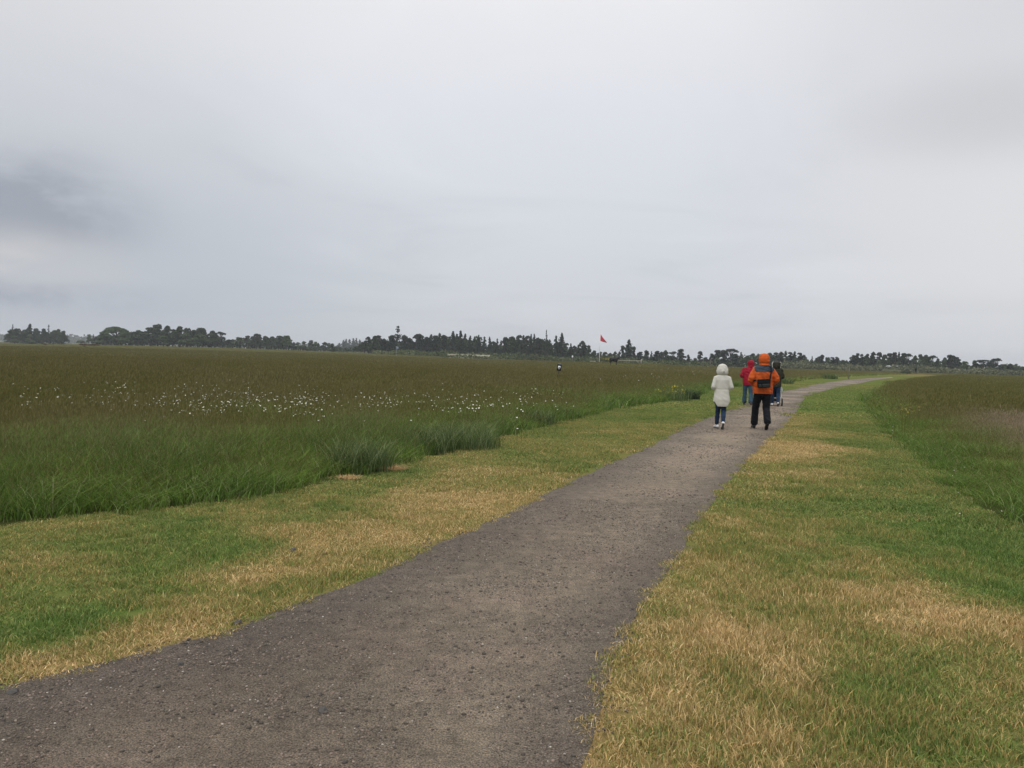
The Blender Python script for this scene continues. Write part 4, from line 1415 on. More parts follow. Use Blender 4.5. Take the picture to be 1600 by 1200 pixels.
def build_small_far():
    # pale post with a small blue-grey plate, left of centre
    for (x, t, b_, D, w, lab, plate) in [(619.6, 541.0, 549, 280, 0.09, 'pale upright post with a small plate in front of the scrub under the gaunt conifer', True),
                                         (1099, 560.5, 566, 150, 0.10, 'thin wooden fence post in the meadow left of the white coat, left of two', False),
                                         (1110.5, 561, 566, 150, 0.10, 'thin wooden fence post just left of the white coat, right of two', False),
                                         (1327, 574, 585.5, 95, 0.09, 'lone wooden post in the tall grass left of the bend of the path', False),
                                         (1002, 561.3, 566, 200, 0.24, 'pale post at the right end of the low wall beside the black cow', False)]:
        p = at(x, t, D)
        z0 = terr1(p.x, D)
        m = M_greypost if plate else M_wood
        o = tag(empty('marker_post' if plate else 'fence_post', (p.x, D, z0)), lab, 'post', None if plate else 'posts standing in the meadow')
        v, lp, sz = limb_tube([(0, 0, -0.3), (0, 0, (p.z - z0) * .5), (0.02, 0, p.z - z0)], [w / 2, w / 2, w / 2.3], 8)
        link('shaft', mesh_np('shaft', v, lp, sz, [m if x != 1002 else M_stonewall]), o)
        if plate:
            bevelled('plate', mesh_np('plate', *box_np((0.32, -0.08, p.z - z0 - 0.55), (0.75, 0.05, 0.9)), [simple('blue-grey plate', (0.20, 0.25, 0.32), 0.5)]), (), o, 0.01)
    # white square notice
    p = at(894.5, 557, 270)
    z0 = terr1(p.x, 270)
    o = tag(empty('notice', (p.x, 270, z0)), 'tiny white square notice at the foot of the scrub left of the flagpole', 'sign')
    v, lp, sz = limb_tube([(0, 0, -0.2), (0, 0, 0.8), (0, 0, p.z - z0)], [0.05, 0.05, 0.05], 6)
    link('post', mesh_np('post', v, lp, sz, [M_wood]), o)
    bevelled('board', mesh_np('board', *box_np((0, -0.08, p.z - z0), (0.5, 0.05, 0.65)), [M_white]), (), o, 0.01)

    # low pale walls built of stones joined into courses
    def wall(x0, x1, top, D, h, lab):
        a, b_ = at(x0, top, D), at(x1, top + 0.0295 * (x1 - x0), D)
        W = b_.x - a.x
        z0 = terr1(a.x, D)
        Ht = max(h, a.z - z0)
        rng = np.random.RandomState(int(x0))
        o = tag(empty('stone_wall', ((a.x + b_.x) / 2, D, z0)), lab, 'wall')
        parts = []
        n = int(W / 0.9)
        for c in range(3):
            for i in range(n):
                s = (W / n * (0.92 + 0.05 * rng.rand()), 0.5, Ht / 3 * (0.92 + 0.05 * rng.rand()))
                parts.append(box_np((-W / 2 + (i + 0.5 + 0.25 * (c % 2)) * W / n, 0, (c + 0.5) * Ht / 3), s))
        body = link('stones', mesh_np('stones', *np_join(parts), [M_stonewall]), o)
        body['kind'] = 'stuff'
    wall(922, 931, 563.6, 190, 0.5, 'short pale bit of wall left of the flagpole foot')
    a, b_ = at(966, 562.3, 200), at(1001, 563.2, 200)
    o = tag(empty('rail', (a.x, 200, terr1(a.x, 200))), 'low pale rail running right from the black cow to the pale post', 'rail')
    W, z = b_.x - a.x, a.z - terr1(a.x, 200)
    bevelled('beam', mesh_np('beam', *box_np((W / 2, 0, z - 0.1), (W, 0.12, 0.20)), [M_stonewall]), (), o, 0.02)
    for q in range(5):
        v, lp, sz = limb_tube([(W * q / 4.3, 0.1, -0.2), (W * q / 4.3, 0.1, z * .5), (W * q / 4.3, 0.1, z - .05)], [0.05, 0.05, 0.05], 6)
        link('post', mesh_np('post', v, lp, sz, [M_wood]), o)
    # bare pale bank below the scrub
    rng = np.random.RandomState(9)
    a, b_ = at(700, 551.6, 300), at(766, 552.8, 300)
    V, LP, SZ = [], [], []
    n = 40
    for i in range(n + 1):
        t = i / n
        x = a.x + (b_.x - a.x) * t
        hh = (a.z + (b_.z - a.z) * t) - terr1(x, 300) - 0.25 * rng.rand()
        for y, z in ((-3.0, 0.0), (-1.6, hh * 0.72), (-0.6, hh * 0.86), (0.8, hh * 0.8), (2.5, 0.0)):
            V.append((x, 300 + y, terr1(x, 300) + z - 0.02))
    for i in range(n):
        for k_ in range(4):
            q = i * 5 + k_
            LP += [q, q + 5, q + 6, q + 1]
            SZ.append(4)
    tag(link('sand_bank', mesh_np('sand_bank', V, LP, SZ, [simple('pale bare earth', (0.21, 0.20, 0.14), 0.95, 0.3, 0.6)], smooth=True)), 'pale bare bank showing through the scrub left of the middle', 'bank')

    # unidentified pale spots modelled as whitish humps by the heath beyond the bend
    for x, y, w, lab in [(1388.5, 571, 7.5, 'wide whitish boulder lying in the heath beyond the bend of the path'), (1402, 571.5, 3.0, 'small white boulder just right of the wide whitish boulder')]:
        D = 262
        p = at(x, y, D)
        v = stone_shape(np.random.RandomState(int(x)), 0.8)
        r = w / F * D / 2
        v = v / np.abs(v[:, 0]).max() * r
        v[:, 2] *= 0.65
        o = tag(link('hump', mesh_np('hump', v + np.array([0, 0, 0.3]), ICO, [3] * 20, [simple('whitish hump surface', (0.45, 0.46, 0.47), 0.8, 0.15)])), lab, 'hump', 'whitish humps beyond the bend')
        o.location = (p.x, D, p.z - 0.3)
        if p.z > 1.3:
            o.scale = (1, 1, 1.0)
            o.location.z = max(0.2, p.z - 0.3 - r * .4)
        # hump stands on a low rise of earth
        m_ = stone_shape(np.random.RandomState(3), 0.5)
        q = tag(link('earth_mound', mesh_np('earth_mound', m_ * np.array([2.6, 2.0, 1.9]), ICO, [3] * 20, [M_heath2])), lab.replace('whitish boulder lying', 'dull mound').split(' just ')[0] if False else
                ('grassy mound under the wide whitish boulder' if w > 5 else 'grassy mound under the small white boulder'), 'mound', 'grassy mounds under the humps')
        q.location = (p.x, D + 0.5, 0.0)
    # gorse in bloom beside the flagpole
    for x, y, s in [(945, 558.2, 0.75), (950, 558.8, 0.6)]:
        D = 285
        p = at(x, y, D)
        rng = np.random.RandomState(int(x))
        o = tag(empty('gorse_bush', (p.x, D, terr1(p.x, D))), 'yellow flowering gorse bush just right of the flagpole, %s one of two' % ('left' if x == 945 else 'right'), 'bush', 'yellow gorse bushes by the flagpole')
        P = np.vstack([shell((0, 0, (p.z - 0) * 0.55), p.z * 0.62, 260, rng, (1.2, 0.8, 0.8))])
        v, lp, sz = quads_from(P, 0.30, rng)
        link('foliage', mesh_np('foliage', v, lp, sz, [M_scrub], attrs={'rnd': np.repeat(rng.rand(len(P)), 4)}), o)
        P = shell((0, -0.2, p.z * 0.7), p.z * 0.55, 60, rng, (1.3, 0.9, 0.6))
        v, lp, sz = quads_from(P, 0.22, rng)
        link('blossom', mesh_np('blossom', v, lp, sz, [M_yellow]), o)


M_heath2 = simple('mound turf', (0.075, 0.082, 0.040), 0.95, 0.25, 2.0)
build_flag()
build_marker()
build_small_far()


# flowers, clumps and stones near the path
def flower_cloud(name, pts, src_r, mat, label, hmin, hmax, stalk=True):
    """daisies: a ring of petals and a yellow eye on a stalk, one mesh for all"""
    rng = np.random.RandomState(len(pts))
    V, LP, SZ, MI = [], [], [], []
    off = 0
    for (x, y) in pts:
        h = hmin + (hmax - hmin) * rng.rand()
        r = src_r * (0.7 + 0.6 * rng.rand())
        tx, ty = (rng.rand() - .5) * 1.0, -0.25 - rng.rand() * 0.7
        nrm = np.array([tx, ty, 1.0])
        nrm /= np.linalg.norm(nrm)
        u = np.cross(nrm, [0.3, 0.8, 0.1]); u /= np.linalg.norm(u)
        w = np.cross(nrm, u)
        z0 = terr1(x, y)
        c = np.array([x, y, z0 + h])
        k = 9
        ring = []
        for i in range(2 * k):
            a = math.pi * i / k
            rr = r if i % 2 == 0 else r * 0.66
            ring.append(c + (u * math.cos(a) + w * math.sin(a)) * rr + nrm * rr * 0.12)
        V += [c] + ring
        for i in range(2 * k):
            LP += [off, off + 1 + i, off + 1 + (i + 1) % (2 * k)]
            SZ.append(3); MI.append(0)
        off += 1 + 2 * k
        eye = [c + (u * math.cos(a) + w * math.sin(a)) * r * 0.3 + nrm * 0.004 for a in np.arange(6) * 1.047]
        V += eye
        LP += list(range(off, off + 6)); SZ.append(6); MI.append(1)
        off += 6
        if stalk:
            b = np.array([x + (rng.rand() - .5) * 0.08, y + (rng.rand() - .5) * .08, z0])
            s = np.array([0.0022, 0, 0])
            V += [b - s, b + s, c + s - nrm * 0.003, c - s - nrm * 0.003]
            LP += list(range(off, off + 4)); SZ.append(4); MI.append(2)
            off += 4
    me = mesh_np(name, V, LP, SZ, [mat, M_yellow, M_meadow], MI)
    o = link(name, me)
    tag(o, label, kind='stuff')


def pix_flowers(boxes, zt):
    """ground positions under flowers seen in the listed picture areas: x0, y0, x1, y1, count"""
    rng = np.random.RandomState(77)
    out = []
    for x0, y0, x1, y1, n in boxes:
        cl = [(x0 + (x1 - x0) * rng.rand(), y0 + (y1 - y0) * rng.rand()) for _ in range(max(1, n // 2))]
        for i in range(n):
            c = cl[rng.randint(len(cl))]
            px = c[0] + rng.normal() * 13
            py = c[1] + rng.normal() * 5.0
            out.append(gp(px, py, zt))
    return out


flower_cloud('daisies', pix_flowers([(40, 600, 140, 630, 50), (115, 597, 190, 622, 10), (150, 604, 300, 634, 170), (285, 597, 400, 638, 210), (360, 603, 520, 634, 210), (400, 606, 470, 640, 20), (475, 612, 570, 642, 40),
                                     (540, 612, 760, 636, 150), (750, 608, 880, 636, 65), (800, 628, 870, 648, 8), (0, 600, 60, 640, 4), (560, 600, 800, 612, 8)], 0.56),
             0.0155, M_petal, 'white oxeye daisies scattered through the left meadow', 0.42, 0.62)
flower_cloud('far_daisies', pix_flowers([(1015, 582, 1110, 592, 24), (880, 585, 1000, 600, 7)], 0.52), 0.028, M_petal, 'white daisies in the meadow left of the white coat', 0.52, 0.66)
flower_cloud('verge_flowers', pix_flowers([(1440, 690, 1470, 705, 3), (1480, 720, 1510, 745, 4), (1380, 670, 1405, 695, 4), (1480, 765, 1500, 775, 1), (1560, 800, 1590, 815, 1), (1480, 795, 1490, 800, 1)], 0.10), 0.009, M_petal, 'tiny white clover heads at the edge of the right meadow', 0.05, 0.16)
flower_cloud('yellow_flowers', pix_flowers([(1410, 641, 1436, 646, 24), (1380, 646, 1400, 652, 5)], 0.5), 0.012, M_yellow, 'small yellow flowers in the right meadow', 0.48, 0.60)


def tuft(name, base, n, h, spread, w, mat, label, cat, group=None, rgb_attr=0.5, seed=1, lean=0.8, dens_round=True):
    rng = np.random.RandomState(seed)
    v, lp, sz, rn, _ = blades(n, spread, h * 0.4, h, w, lean, rng, 3, (0.1, 0), 1.0)
    # blades fan outwards from the middle
    o = link(name, mesh_np(name, v, lp, sz, [mat], attrs={'rnd': rn}))
    o.location = (base[0], base[1], terr1(*base))
    tag(o, label, cat, group)
    return o


def rush_mat():
    m, t, out = new_mat('rush leaf')
    c = ramp(t, geo_attr(t, 'rnd'), [(0.0, (0.048, 0.085, 0.026)), (0.6, (0.088, 0.132, 0.040)), (1.0, (0.30, 0.34, 0.16))])
    leaf_shader(t, out, c, 0.28, 0.02)
    return m


M_rush = rush_mat()
tuft('grass_tussock', gp(722, 699), 1500, 0.62, 1.3, 0.007, M_rush, 'big dark green tussock at the meadow edge left of the white coat', 'grass clump', 'tussocks along the meadow edge', seed=3)
tuft('grass_tussock', gp(668, 706), 900, 0.62, 0.9, 0.010, M_rush, 'dark green tussock touching the left side of the big tussock', 'grass clump', 'tussocks along the meadow edge', seed=4)
tuft('grass_tussock', gp(560, 735), 1000, 0.62, 0.9, 0.010, M_rush, 'pale bent tussock above the two heaps of dry hay', 'grass clump', 'tussocks along the meadow edge', seed=5)
tuft('grass_tussock', gp(840, 664), 700, 0.5, 0.8, 0.010, M_rush, 'small dark tussock in a dip of the meadow edge halfway to the walkers', 'grass clump', 'tussocks along the meadow edge', seed=6)
tuft('grass_tussock', gp(1415, 583), 700, 1.1, 2.6, 0.05, M_dark, 'low dark tuft at the far meadow edge left of the black-coated walker', 'grass clump', 'dark tufts at the far bend', seed=7)
tuft('grass_tussock', gp(1296, 592), 600, 0.9, 1.7, 0.04, M_rush, 'dark tuft on the meadow edge beyond the pushchair', 'grass clump', 'dark tufts at the far bend', seed=8)
tuft('grass_tussock', gp(1226, 600), 500, 0.75, 1.4, 0.03, M_rush, 'dark tuft in the meadow edge just right of the pushchair', 'grass clump', 'dark tufts at the far bend', seed=9)
tuft('hay_heap', gp(613, 736), 700, 0.15, 0.28, 0.006, M_hay, 'orange-brown heap of dry hay lying at the meadow edge', 'hay', 'heaps of dry hay', seed=10, lean=2.4)
tuft('hay_heap', gp(545, 749), 350, 0.10, 0.24, 0.006, M_hay, 'fainter brown heap of dry hay half hidden under the pale tussock', 'hay', 'heaps of dry hay', seed=11, lean=2.4)

b_ = gp(1053, 626)
o_ = tag(empty('yellow_flower_clump', (b_[0], b_[1], 0)), 'clump of yellow flowers at the meadow edge left of the white coat', 'flowers')
rng_ = np.random.RandomState(4)
v_, lp_, sz_, rn_, tip_ = blades(420, 1.3, 0.35, 0.72, 0.012, 0.5, rng_, 2)
link('stems', mesh_np('stems', v_, lp_, sz_, [M_rush], attrs={'rnd': rn_}), o_)
P3 = np.stack([q[:210] for q in tip_], 1)
v_, lp_, sz_ = quads_from(P3[:110][P3[:110, 0] < 0.35], 0.042, rng_)
link('blossom', mesh_np('blossom', v_, lp_, sz_, [M_yellow]), o_)
tuft('leafy_weed', gp(1075, 624), 500, 0.6, 0.9, 0.035, M_dark, 'dark leafy weed right of the yellow flowers at the meadow edge', 'plant', seed=12, lean=1.0)

for x, y, s, lab in [(458, 862, 0.036, 'dark rounded stone lying in the left mown grass'), (372, 976, 0.030, 'flat grey stone on the left edge of the path'), (1183, 1, 0, None), (282, 1041, 0.024, 'dark clod on the path near its left edge'),
                     (503, 1114, 0.024, 'low grey stone near the bottom of the path'), (20, 1084, 0.026, 'dark stone at the left end of the path edge')]:
    if not lab:
        continue
    v = stone_shape(np.random.RandomState(x), 0.7) * s
    bm = bmesh.new()
    for q in v:
        bm.verts.new(q)
    bm.verts.ensure_lookup_table()
    for i in range(20):
        bm.faces.new([bm.verts[j] for j in ICO[3 * i:3 * i + 3]])
    bmesh.ops.subdivide_edges(bm, edges=bm.edges[:], cuts=2, use_grid_fill=True)
    for q in bm.verts:
        q.co += Vector(noise.noise_vector(q.co * 30)) * s * 0.12
    me = bpy.data.meshes.new('stone')
    bm.to_mesh(me)
    bm.free()
    o = tag(link('stone', me, None, [M_stone]), lab, 'stone', 'single stones lying on the ground')
    g_ = gp(x, y)
    o.location = (g_[0], g_[1], s * 0.35)


# ------------------------------------------------------------------ people
def tube(path, radii, seg=16, ref=(1, 0, 0)):
    """tapered tube; radii (a, b): a along ref-ish axis, b across. Rounded ends."""
    path = [np.array(p, float) for p in path]
    radii = [(r, r) if not isinstance(r, tuple) else r for r in radii]
    n = len(path)
    V, LP, SZ = [], [], []
    dirs = []
    for i in range(n):
        d = path[min(i + 1, n - 1)] - path[max(i - 1, 0)]
        dirs.append(d / (np.linalg.norm(d) + 1e-9))
    # end caps
    P2 = [path[0] - dirs[0] * min(radii[0]) * 0.5] + path + [path[-1] + dirs[-1] * min(radii[-1]) * 0.5]
    R2 = [(radii[0][0] * .55, radii[0][1] * .55)] + radii + [(radii[-1][0] * .55, radii[-1][1] * .55)]
    D2 = [dirs[0]] + dirs + [dirs[-1]]
    for p, r, d in zip(P2, R2, D2):
        u = np.array(ref, float)
        u = u - d * np.dot(u, d)
        if np.linalg.norm(u) < 0.15:
            u = np.array((0, 1.0, 0)) - d * d[1]
        u /= np.linalg.norm(u)
        w = np.cross(d, u)
        for k in range(seg):
            a = 2 * math.pi * k / seg
            V.append(p + u * math.cos(a) * r[0] + w * math.sin(a) * r[1])
    m = len(P2)
    for i in range(m - 1):
        for k in range(seg):
            j = (k + 1) % seg
            LP += [i * seg + k, i * seg + j, (i + 1) * seg + j, (i + 1) * seg + k]
            SZ.append(4)
    LP += list(range(seg))[::-1]
    SZ.append(seg)
    LP += list(range((m - 1) * seg, m * seg))
    SZ.append(seg)
    return np.array(V), LP, SZ


def ball(c, r, seg=14, rings=9):
    rx, ry, rz = r if isinstance(r, tuple) else (r, r, r)
    V = [(c[0], c[1], c[2] - rz)]
    for i in range(1, rings):
        t = math.pi * i / rings - math.pi / 2
        for k in range(seg):
            a = 2 * math.pi * k / seg
            V.append((c[0] + rx * math.cos(t) * math.cos(a), c[1] + ry * math.cos(t) * math.sin(a), c[2] + rz * math.sin(t)))
    V.append((c[0], c[1], c[2] + rz))
    LP, SZ = [], []
    for k in range(seg):
        LP += [0, 1 + (k + 1) % seg, 1 + k]
        SZ.append(3)
    for i in range(rings - 2):
        for k in range(seg):
            j = (k + 1) % seg
            LP += [1 + i * seg + k, 1 + i * seg + j, 1 + (i + 1) * seg + j, 1 + (i + 1) * seg + k]
            SZ.append(4)
    last = 1 + (rings - 1) * seg
    b = 1 + (rings - 2) * seg
    for k in range(seg):
        LP += [b + k, b + (k + 1) % seg, last]
        SZ.append(3)
    return np.array(V), LP, SZ


def fuse(name, parts, voxel, mats, smooth_it=3, fold=None):
    """union overlapping pieces into one continuous surface"""
    me = mesh_np(name, *np_join(parts))
    tmp = bpy.data.objects.new(name, me)
    C.objects.link(tmp)
    r = tmp.modifiers.new('r', 'REMESH')
    r.mode = 'VOXEL'
    r.voxel_size = voxel
    s = tmp.modifiers.new('s', 'SMOOTH')
    s.iterations = smooth_it
    s.factor = 0.6
    dg = bpy.context.evaluated_depsgraph_get()
    me2 = bpy.data.meshes.new_from_object(tmp.evaluated_get(dg))
    bpy.data.objects.remove(tmp)
    me2.name = name
    n = len(me2.vertices)
    if fold:
        co = np.zeros(n * 3, np.float32)
        no = np.zeros(n * 3, np.float32)
        me2.vertices.foreach_get('co', co)
        me2.vertex_normals.foreach_get('vector', no)
        co, no = co.reshape(-1, 3), no.reshape(-1, 3)
        co = co + no * fold(co)[:, None]
        me2.vertices.foreach_set('co', co.ravel().astype(np.float32))
    me2.materials.clear()
    for m in mats:
        me2.materials.append(m)
    me2.polygons.foreach_set('use_smooth', np.ones(len(me2.polygons), bool))
    me2.update()
    return me2


def folds(amp, seed, sx=7.0, sz=16.0):
    def f(co):
        out = np.zeros(len(co))
        for i, p in enumerate(co):
            q = Vector((p[0] * sx + seed, p[1] * sx, p[2] * sz + p[0] * 4))
            a = noise.noise(q)
            b = noise.noise(Vector((p[0] * 3 * sx, p[1] * 3 * sx + seed, p[2] * 1.2 * sz)))
            out[i] = (1 - abs(a) * 3.0) * amp * 0.8 + b * amp * 0.5
        return out
    return f


def split_faces(me, name, keep):
    """new mesh from the faces whose centre passes keep(x, y, z); they are removed from me"""
    bm = bmesh.new()
    bm.from_mesh(me)
    bm2 = bm.copy()
    a = [f for f in bm.faces if keep(*f.calc_center_median())]
    bmesh.ops.delete(bm, geom=a, context='FACES')
    b = [f for f in bm2.faces if not keep(*f.calc_center_median())]
    bmesh.ops.delete(bm2, geom=b, context='FACES')
    bm.to_mesh(me)
    out = bpy.data.meshes.new(name)
    bm2.to_mesh(out)
    bm.free()
    bm2.free()
    return out


def finger_chain(base, dirv, curl, length, r):
    """three bent phalanges"""
    d = np.array(dirv, float)
    d /= np.linalg.norm(d)
    c = np.array(curl, float)
    p = np.array(base, float)
    pts = [p - d * 0.015]
    for k, f in enumerate((0.45, 0.30, 0.25)):
        pts.append(p.copy())
        p = p + d * length * f
        d = d + c * 0.55
        d /= np.linalg.norm(d)
    pts.append(p)
    return tube(pts, [r, r, r * .95, r * .88, r * .8], 8)


def hand_parts(wrist, elbow, side, palm_n, scale=1.0):
    """palm with four unequal curled fingers and a thumb leaving its side; palm_n points out of the palm"""
    w, e = np.array(wrist, float), np.array(elbow, float)
    d = w - e
    d /= np.linalg.norm(d)
    n = np.array(palm_n, float)
    n = n - d * np.dot(n, d)
    n /= np.linalg.norm(n)
    s = np.cross(d, n) * side
    pc = w + d * 0.05 * scale
    parts = [tube([w - d * 0.01, w + d * 0.03 * scale, w + d * 0.085 * scale], [(0.028 * scale, 0.020 * scale), (0.038 * scale, 0.017 * scale), (0.040 * scale, 0.014 * scale)], 12, ref=tuple(s))]
    for k, (o, ln) in enumerate(((0.029, 0.072), (0.010, 0.080), (-0.010, 0.075), (-0.029, 0.058))):
        parts.append(finger_chain(w + d * 0.09 * scale + s * o * scale, d + s * o * 2, n, ln * scale, 0.0088 * scale))
    parts.append(finger_chain(w + d * 0.03 * scale + s * 0.034 * scale, d * 0.7 + s * 0.75 + n * 0.3, n * 0.5 - s * 0.2, 0.062 * scale, 0.0105 * scale))
    return parts


def build_person(spec):
    """joints in metres, person faces +y; returns the Empty at the feet"""
    s = spec
    J = {k: np.array(v, float) for k, v in s['joints'].items()}
    root = tag(empty('person', (s['loc'][0], s['loc'][1], s.get('z', 0.008)), s.get('rz', 0)), s['label'], 'person', s.get('group'))
    k = s.get('k', 1.0)
    M = s['mats']
    hd = J['head']
    parts = []
    # --- body
    parts.append(tube([J['pelvis'] - (0, 0, .06), J['pelvis'] + (0, 0, .06), J['chest'] - (0, 0, .16), J['chest'], (J['shl'] + J['shr']) / 2 + (0, 0, .03)],
                      [(.15 * k, .10 * k), (.155 * k, .105 * k), (.13 * k, .095 * k), (.155 * k, .105 * k), (.11 * k, .07 * k)], 18))
    parts.append(tube([(J['shl'] + J['shr']) / 2, hd - (0, 0, .09)], [.058 * k, .055 * k], 12))
    for a, b in (('l', -1), ('r', 1)):
        parts.append(tube([J['sh' + a], (J['sh' + a] + J['el' + a]) / 2, J['el' + a]], [.052 * k, .046 * k, .038 * k], 12))
        parts.append(tube([J['el' + a], (J['el' + a] * .6 + J['wr' + a] * .4), J['wr' + a]], [.039 * k, .038 * k, .026 * k], 12))
        parts += hand_parts(J['wr' + a], J['el' + a], b, s.get('palm', (0, 0.3, -1)), k)
        parts.append(tube([J['hip' + a], J['hip' + a] * .5 + J['kn' + a] * .5, J['kn' + a]], [.085 * k, .075 * k, .055 * k], 14))
        parts.append(tube([J['kn' + a], J['kn' + a] * .65 + J['an' + a] * .35, J['an' + a]], [.054 * k, .055 * k, .036 * k], 14))
        parts.append(tube([J['an' + a], J['an' + a] * .5 + J['to' + a] * .5], [(.030 * k, .030 * k), (.026 * k, .016 * k)], 12))
    # head with face: jaw, nose, brow, lips, ears
    parts.append(ball(hd + (0, 0, .02), (.076 * k, .095 * k, .10 * k)))
    parts.append(ball(hd + (0, .035 * k, -.06 * k), (.052 * k, .055 * k, .055 * k)))
    parts.append(tube([hd + (0, .088 * k, .015), hd + (0, .112 * k, -.022 * k)], [.008 * k, .014 * k], 8))
    parts.append(ball(hd + (0, .084 * k, -.058 * k), (.024 * k, .012 * k, .009 * k), 10, 6))
    for sx_ in (-1, 1):
        parts.append(ball(hd + (sx_ * .078 * k, 0, -.002), (.010 * k, .020 * k, .032 * k), 8, 6))
    vox = s.get('voxel', 0.007)
    bme = fuse('body', parts, vox, [M['skin']], 2)
    link('body', bme, root)
    if s.get('detail', True):
        for sx_ in (-1, 1):
            e = link('eye', mesh_np('eye', *ball(hd + (sx_ * .030 * k, .083 * k, .012 * k), .0125 * k, 8, 6), [M_eye], smooth=True), root)
    # --- hair
    if s.get('hair'):
        hp = [ball(hd + (0, -.012 * k, .035 * k), (.088 * k, .104 * k, .100 * k))] + [tube(*a) for a in s['hair']]
        hme = fuse('hair', hp, 0.010, [M['hair']], 2, folds(0.004, 3, 30, 6))
        face = split_faces(hme, 'x', lambda x, y, z: y > hd[1] + .045 * k and z < hd[2] + .075 * k)
        bpy.data.meshes.remove(face)
        link('hair', hme, root)
    # --- trousers
    lw = s['leg_w']
    tp = [tube([J['pelvis'] - (0, 0, .09 * k), J['pelvis'], J['pelvis'] + (0, 0, .10 * k)], [(.16 * k, .115 * k), (.175 * k, .125 * k), (.155 * k, .115 * k)], 18)]
    for a in 'lr':
        hem = J['an' + a] * .93 + J['kn' + a] * .07
        tp.append(tube([J['hip' + a], J['hip' + a] * .5 + J['kn' + a] * .5, J['kn' + a], J['kn' + a] * .5 + hem * .5, hem], [lw[0], lw[1], lw[2], lw[3], lw[4]], 16))
    link('trousers', fuse('trousers', tp, s.get('cvox', 0.011), [M['trousers']], 2, folds(s.get('tfold', .006), 11, 6, 14)), root)
    # --- shoes
    for a in 'lr':
        an, to = J['an' + a], J['to' + a]
        d = to - an
        hl = s['heel' + a] if 'heel' + a in s else None
        fwd = np.array(s['foot' + a], float)
        fwd /= np.linalg.norm(fwd)
        upv = np.array([0, 0, 1.0]) - fwd * fwd[2]
        upv /= np.linalg.norm(upv)
        tip = to + fwd * 0.05 * k
        heel = tip - fwd * 0.25 * k
        sp = [tube([heel + fwd * .02 + upv * .045, heel + fwd * .10 + upv * .045, tip - fwd * .07 + upv * .030, tip + upv * .020], [(.034 * k, .040 * k), (.038 * k, .042 * k), (.045 * k, .030 * k), (.034 * k, .018 * k)], 14),
              tube([heel + fwd * .045 + upv * .05, an, an + (J['kn' + a] - an) * .16], [(.040 * k, .048 * k), (.046 * k, .050 * k), (.044 * k, .046 * k)], 12)]
        sh = link('shoe', fuse('shoe', sp, 0.008, [M['shoes']], 2), root)
        so_ = [tube([heel + fwd * .005 + upv * .004, heel + fwd * .12 + upv * .004, tip - fwd * .06 + upv * .002, tip + fwd * .01 + upv * .004], [(.036 * k, .012), (.036 * k, .012), (.048 * k, .012), (.036 * k, .010)], 14)]
        link('sole', fuse('sole', so_, 0.008, [M['sole']], 1), sh)
    # --- coat: body, sleeves
    cp = [tube([tuple(q[:3]) for q in s['coat']], [tuple(q[3:]) for q in s['coat']], 24)]
    sl = s['sleeve']
    for a in 'lr':
        shj, el, wr = J['sh' + a], J['el' + a], J['wr' + a]
        inn = np.array([0.05 if a == 'l' else -0.05, 0, -0.01])
        cp.append(tube([shj + inn, shj * .9 + el * .1, shj * .5 + el * .5, el], [sl[0], sl[0], sl[1], sl[2]], 16))
        cp.append(tube([el, el * .5 + wr * .5, wr * .97 + el * .03], [sl[2], sl[3], sl[4]], 16))
    cvox = s.get('cvox', 0.011)
    cme = fuse('coat', cp, cvox, [M['coat']], 3, s.get('cfold', folds(.008, 5)))
    if s.get('hem'):
        cut = split_faces(cme, 'x', s['hem'])
        bpy.data.meshes.remove(cut)
    coat = None
    if s.get('yoke'):
        y = split_faces(cme, 'yoke', s['yoke'])
        coat = link(s.get('coat_name', 'jacket'), cme, root)
        y.materials.clear()
        y.materials.append(M['yoke'])
        link('yoke', y, coat)
    else:
        coat = link(s.get('coat_name', 'jacket'), cme, root)
    # --- hood: a shell open at the face, gathered at the neck
    if s.get('hood'):
        h = s['hood']
        V, LP, SZ = [], [], []
        nu, nv = 30, 22
        for i in range(nu + 1):
            a = math.radians(-h['open'] + 2 * h['open'] * i / nu)      # 0 = back of the head
            for j in range(nv + 1):
                t = j / nv                                              # 0 collar, 1 crown
                prof = np.interp(t, h['t'], h['r'])
                z = np.interp(t, h['t'], h['z'])
                cy = np.interp(t, h['t'], h.get('cy', [0] * len(h['t'])))
                x_, y_ = math.sin(a) * prof * h['rx'], -math.cos(a) * prof * h['ry'] + cy
                w = noise.noise(Vector((a * 2.2, t * 5, h.get('seed', 1)))) * .010 + noise.noise(Vector((a * 5, t * 14, 7.1))) * 0.006
                m_ = 1 + w / 0.13
                # seam of the centre panel
                m_ -= 0.035 * math.exp(-((abs(a) - 0.55) / 0.05) ** 2) * min(1, t * 3)
                V.append((hd[0] + x_ * m_, hd[1] + y_ * m_, z))
        for i in range(nu):
            for j in range(nv):
                a = i * (nv + 1) + j
                LP += [a, a + nv + 1, a + nv + 2, a + 1]
                SZ.append(4)
        ho = link('hood', mesh_np('hood', V, LP, SZ, [M['hood']], smooth=True), root if coat is None else coat)
        md = ho.modifiers.new('thick', 'SOLIDIFY')
        md.thickness = 0.012
        md.offset = 1
        if h.get('trim'):
            rim = [V[j] for j in range(nv, -1, -1)][::2]
            for side_, idx in ((0, 0), (1, nu)):
                pth = [V[idx * (nv + 1) + j] for j in range(0, nv + 1, 2)]
                tr_ = fuse('fur_trim', [tube(pth, [h['trim']] * len(pth), 10)], 0.010, [M['trim']], 1, folds(.008, 2, 60, 60))
                link('fur_trim', tr_, ho)
    return root, coat, J


M_eye = simple('eye', (0.03, 0.025, 0.02), 0.15)
M_skin = simple('skin', (0.50, 0.30, 0.22), 0.55, 0.05, 20)


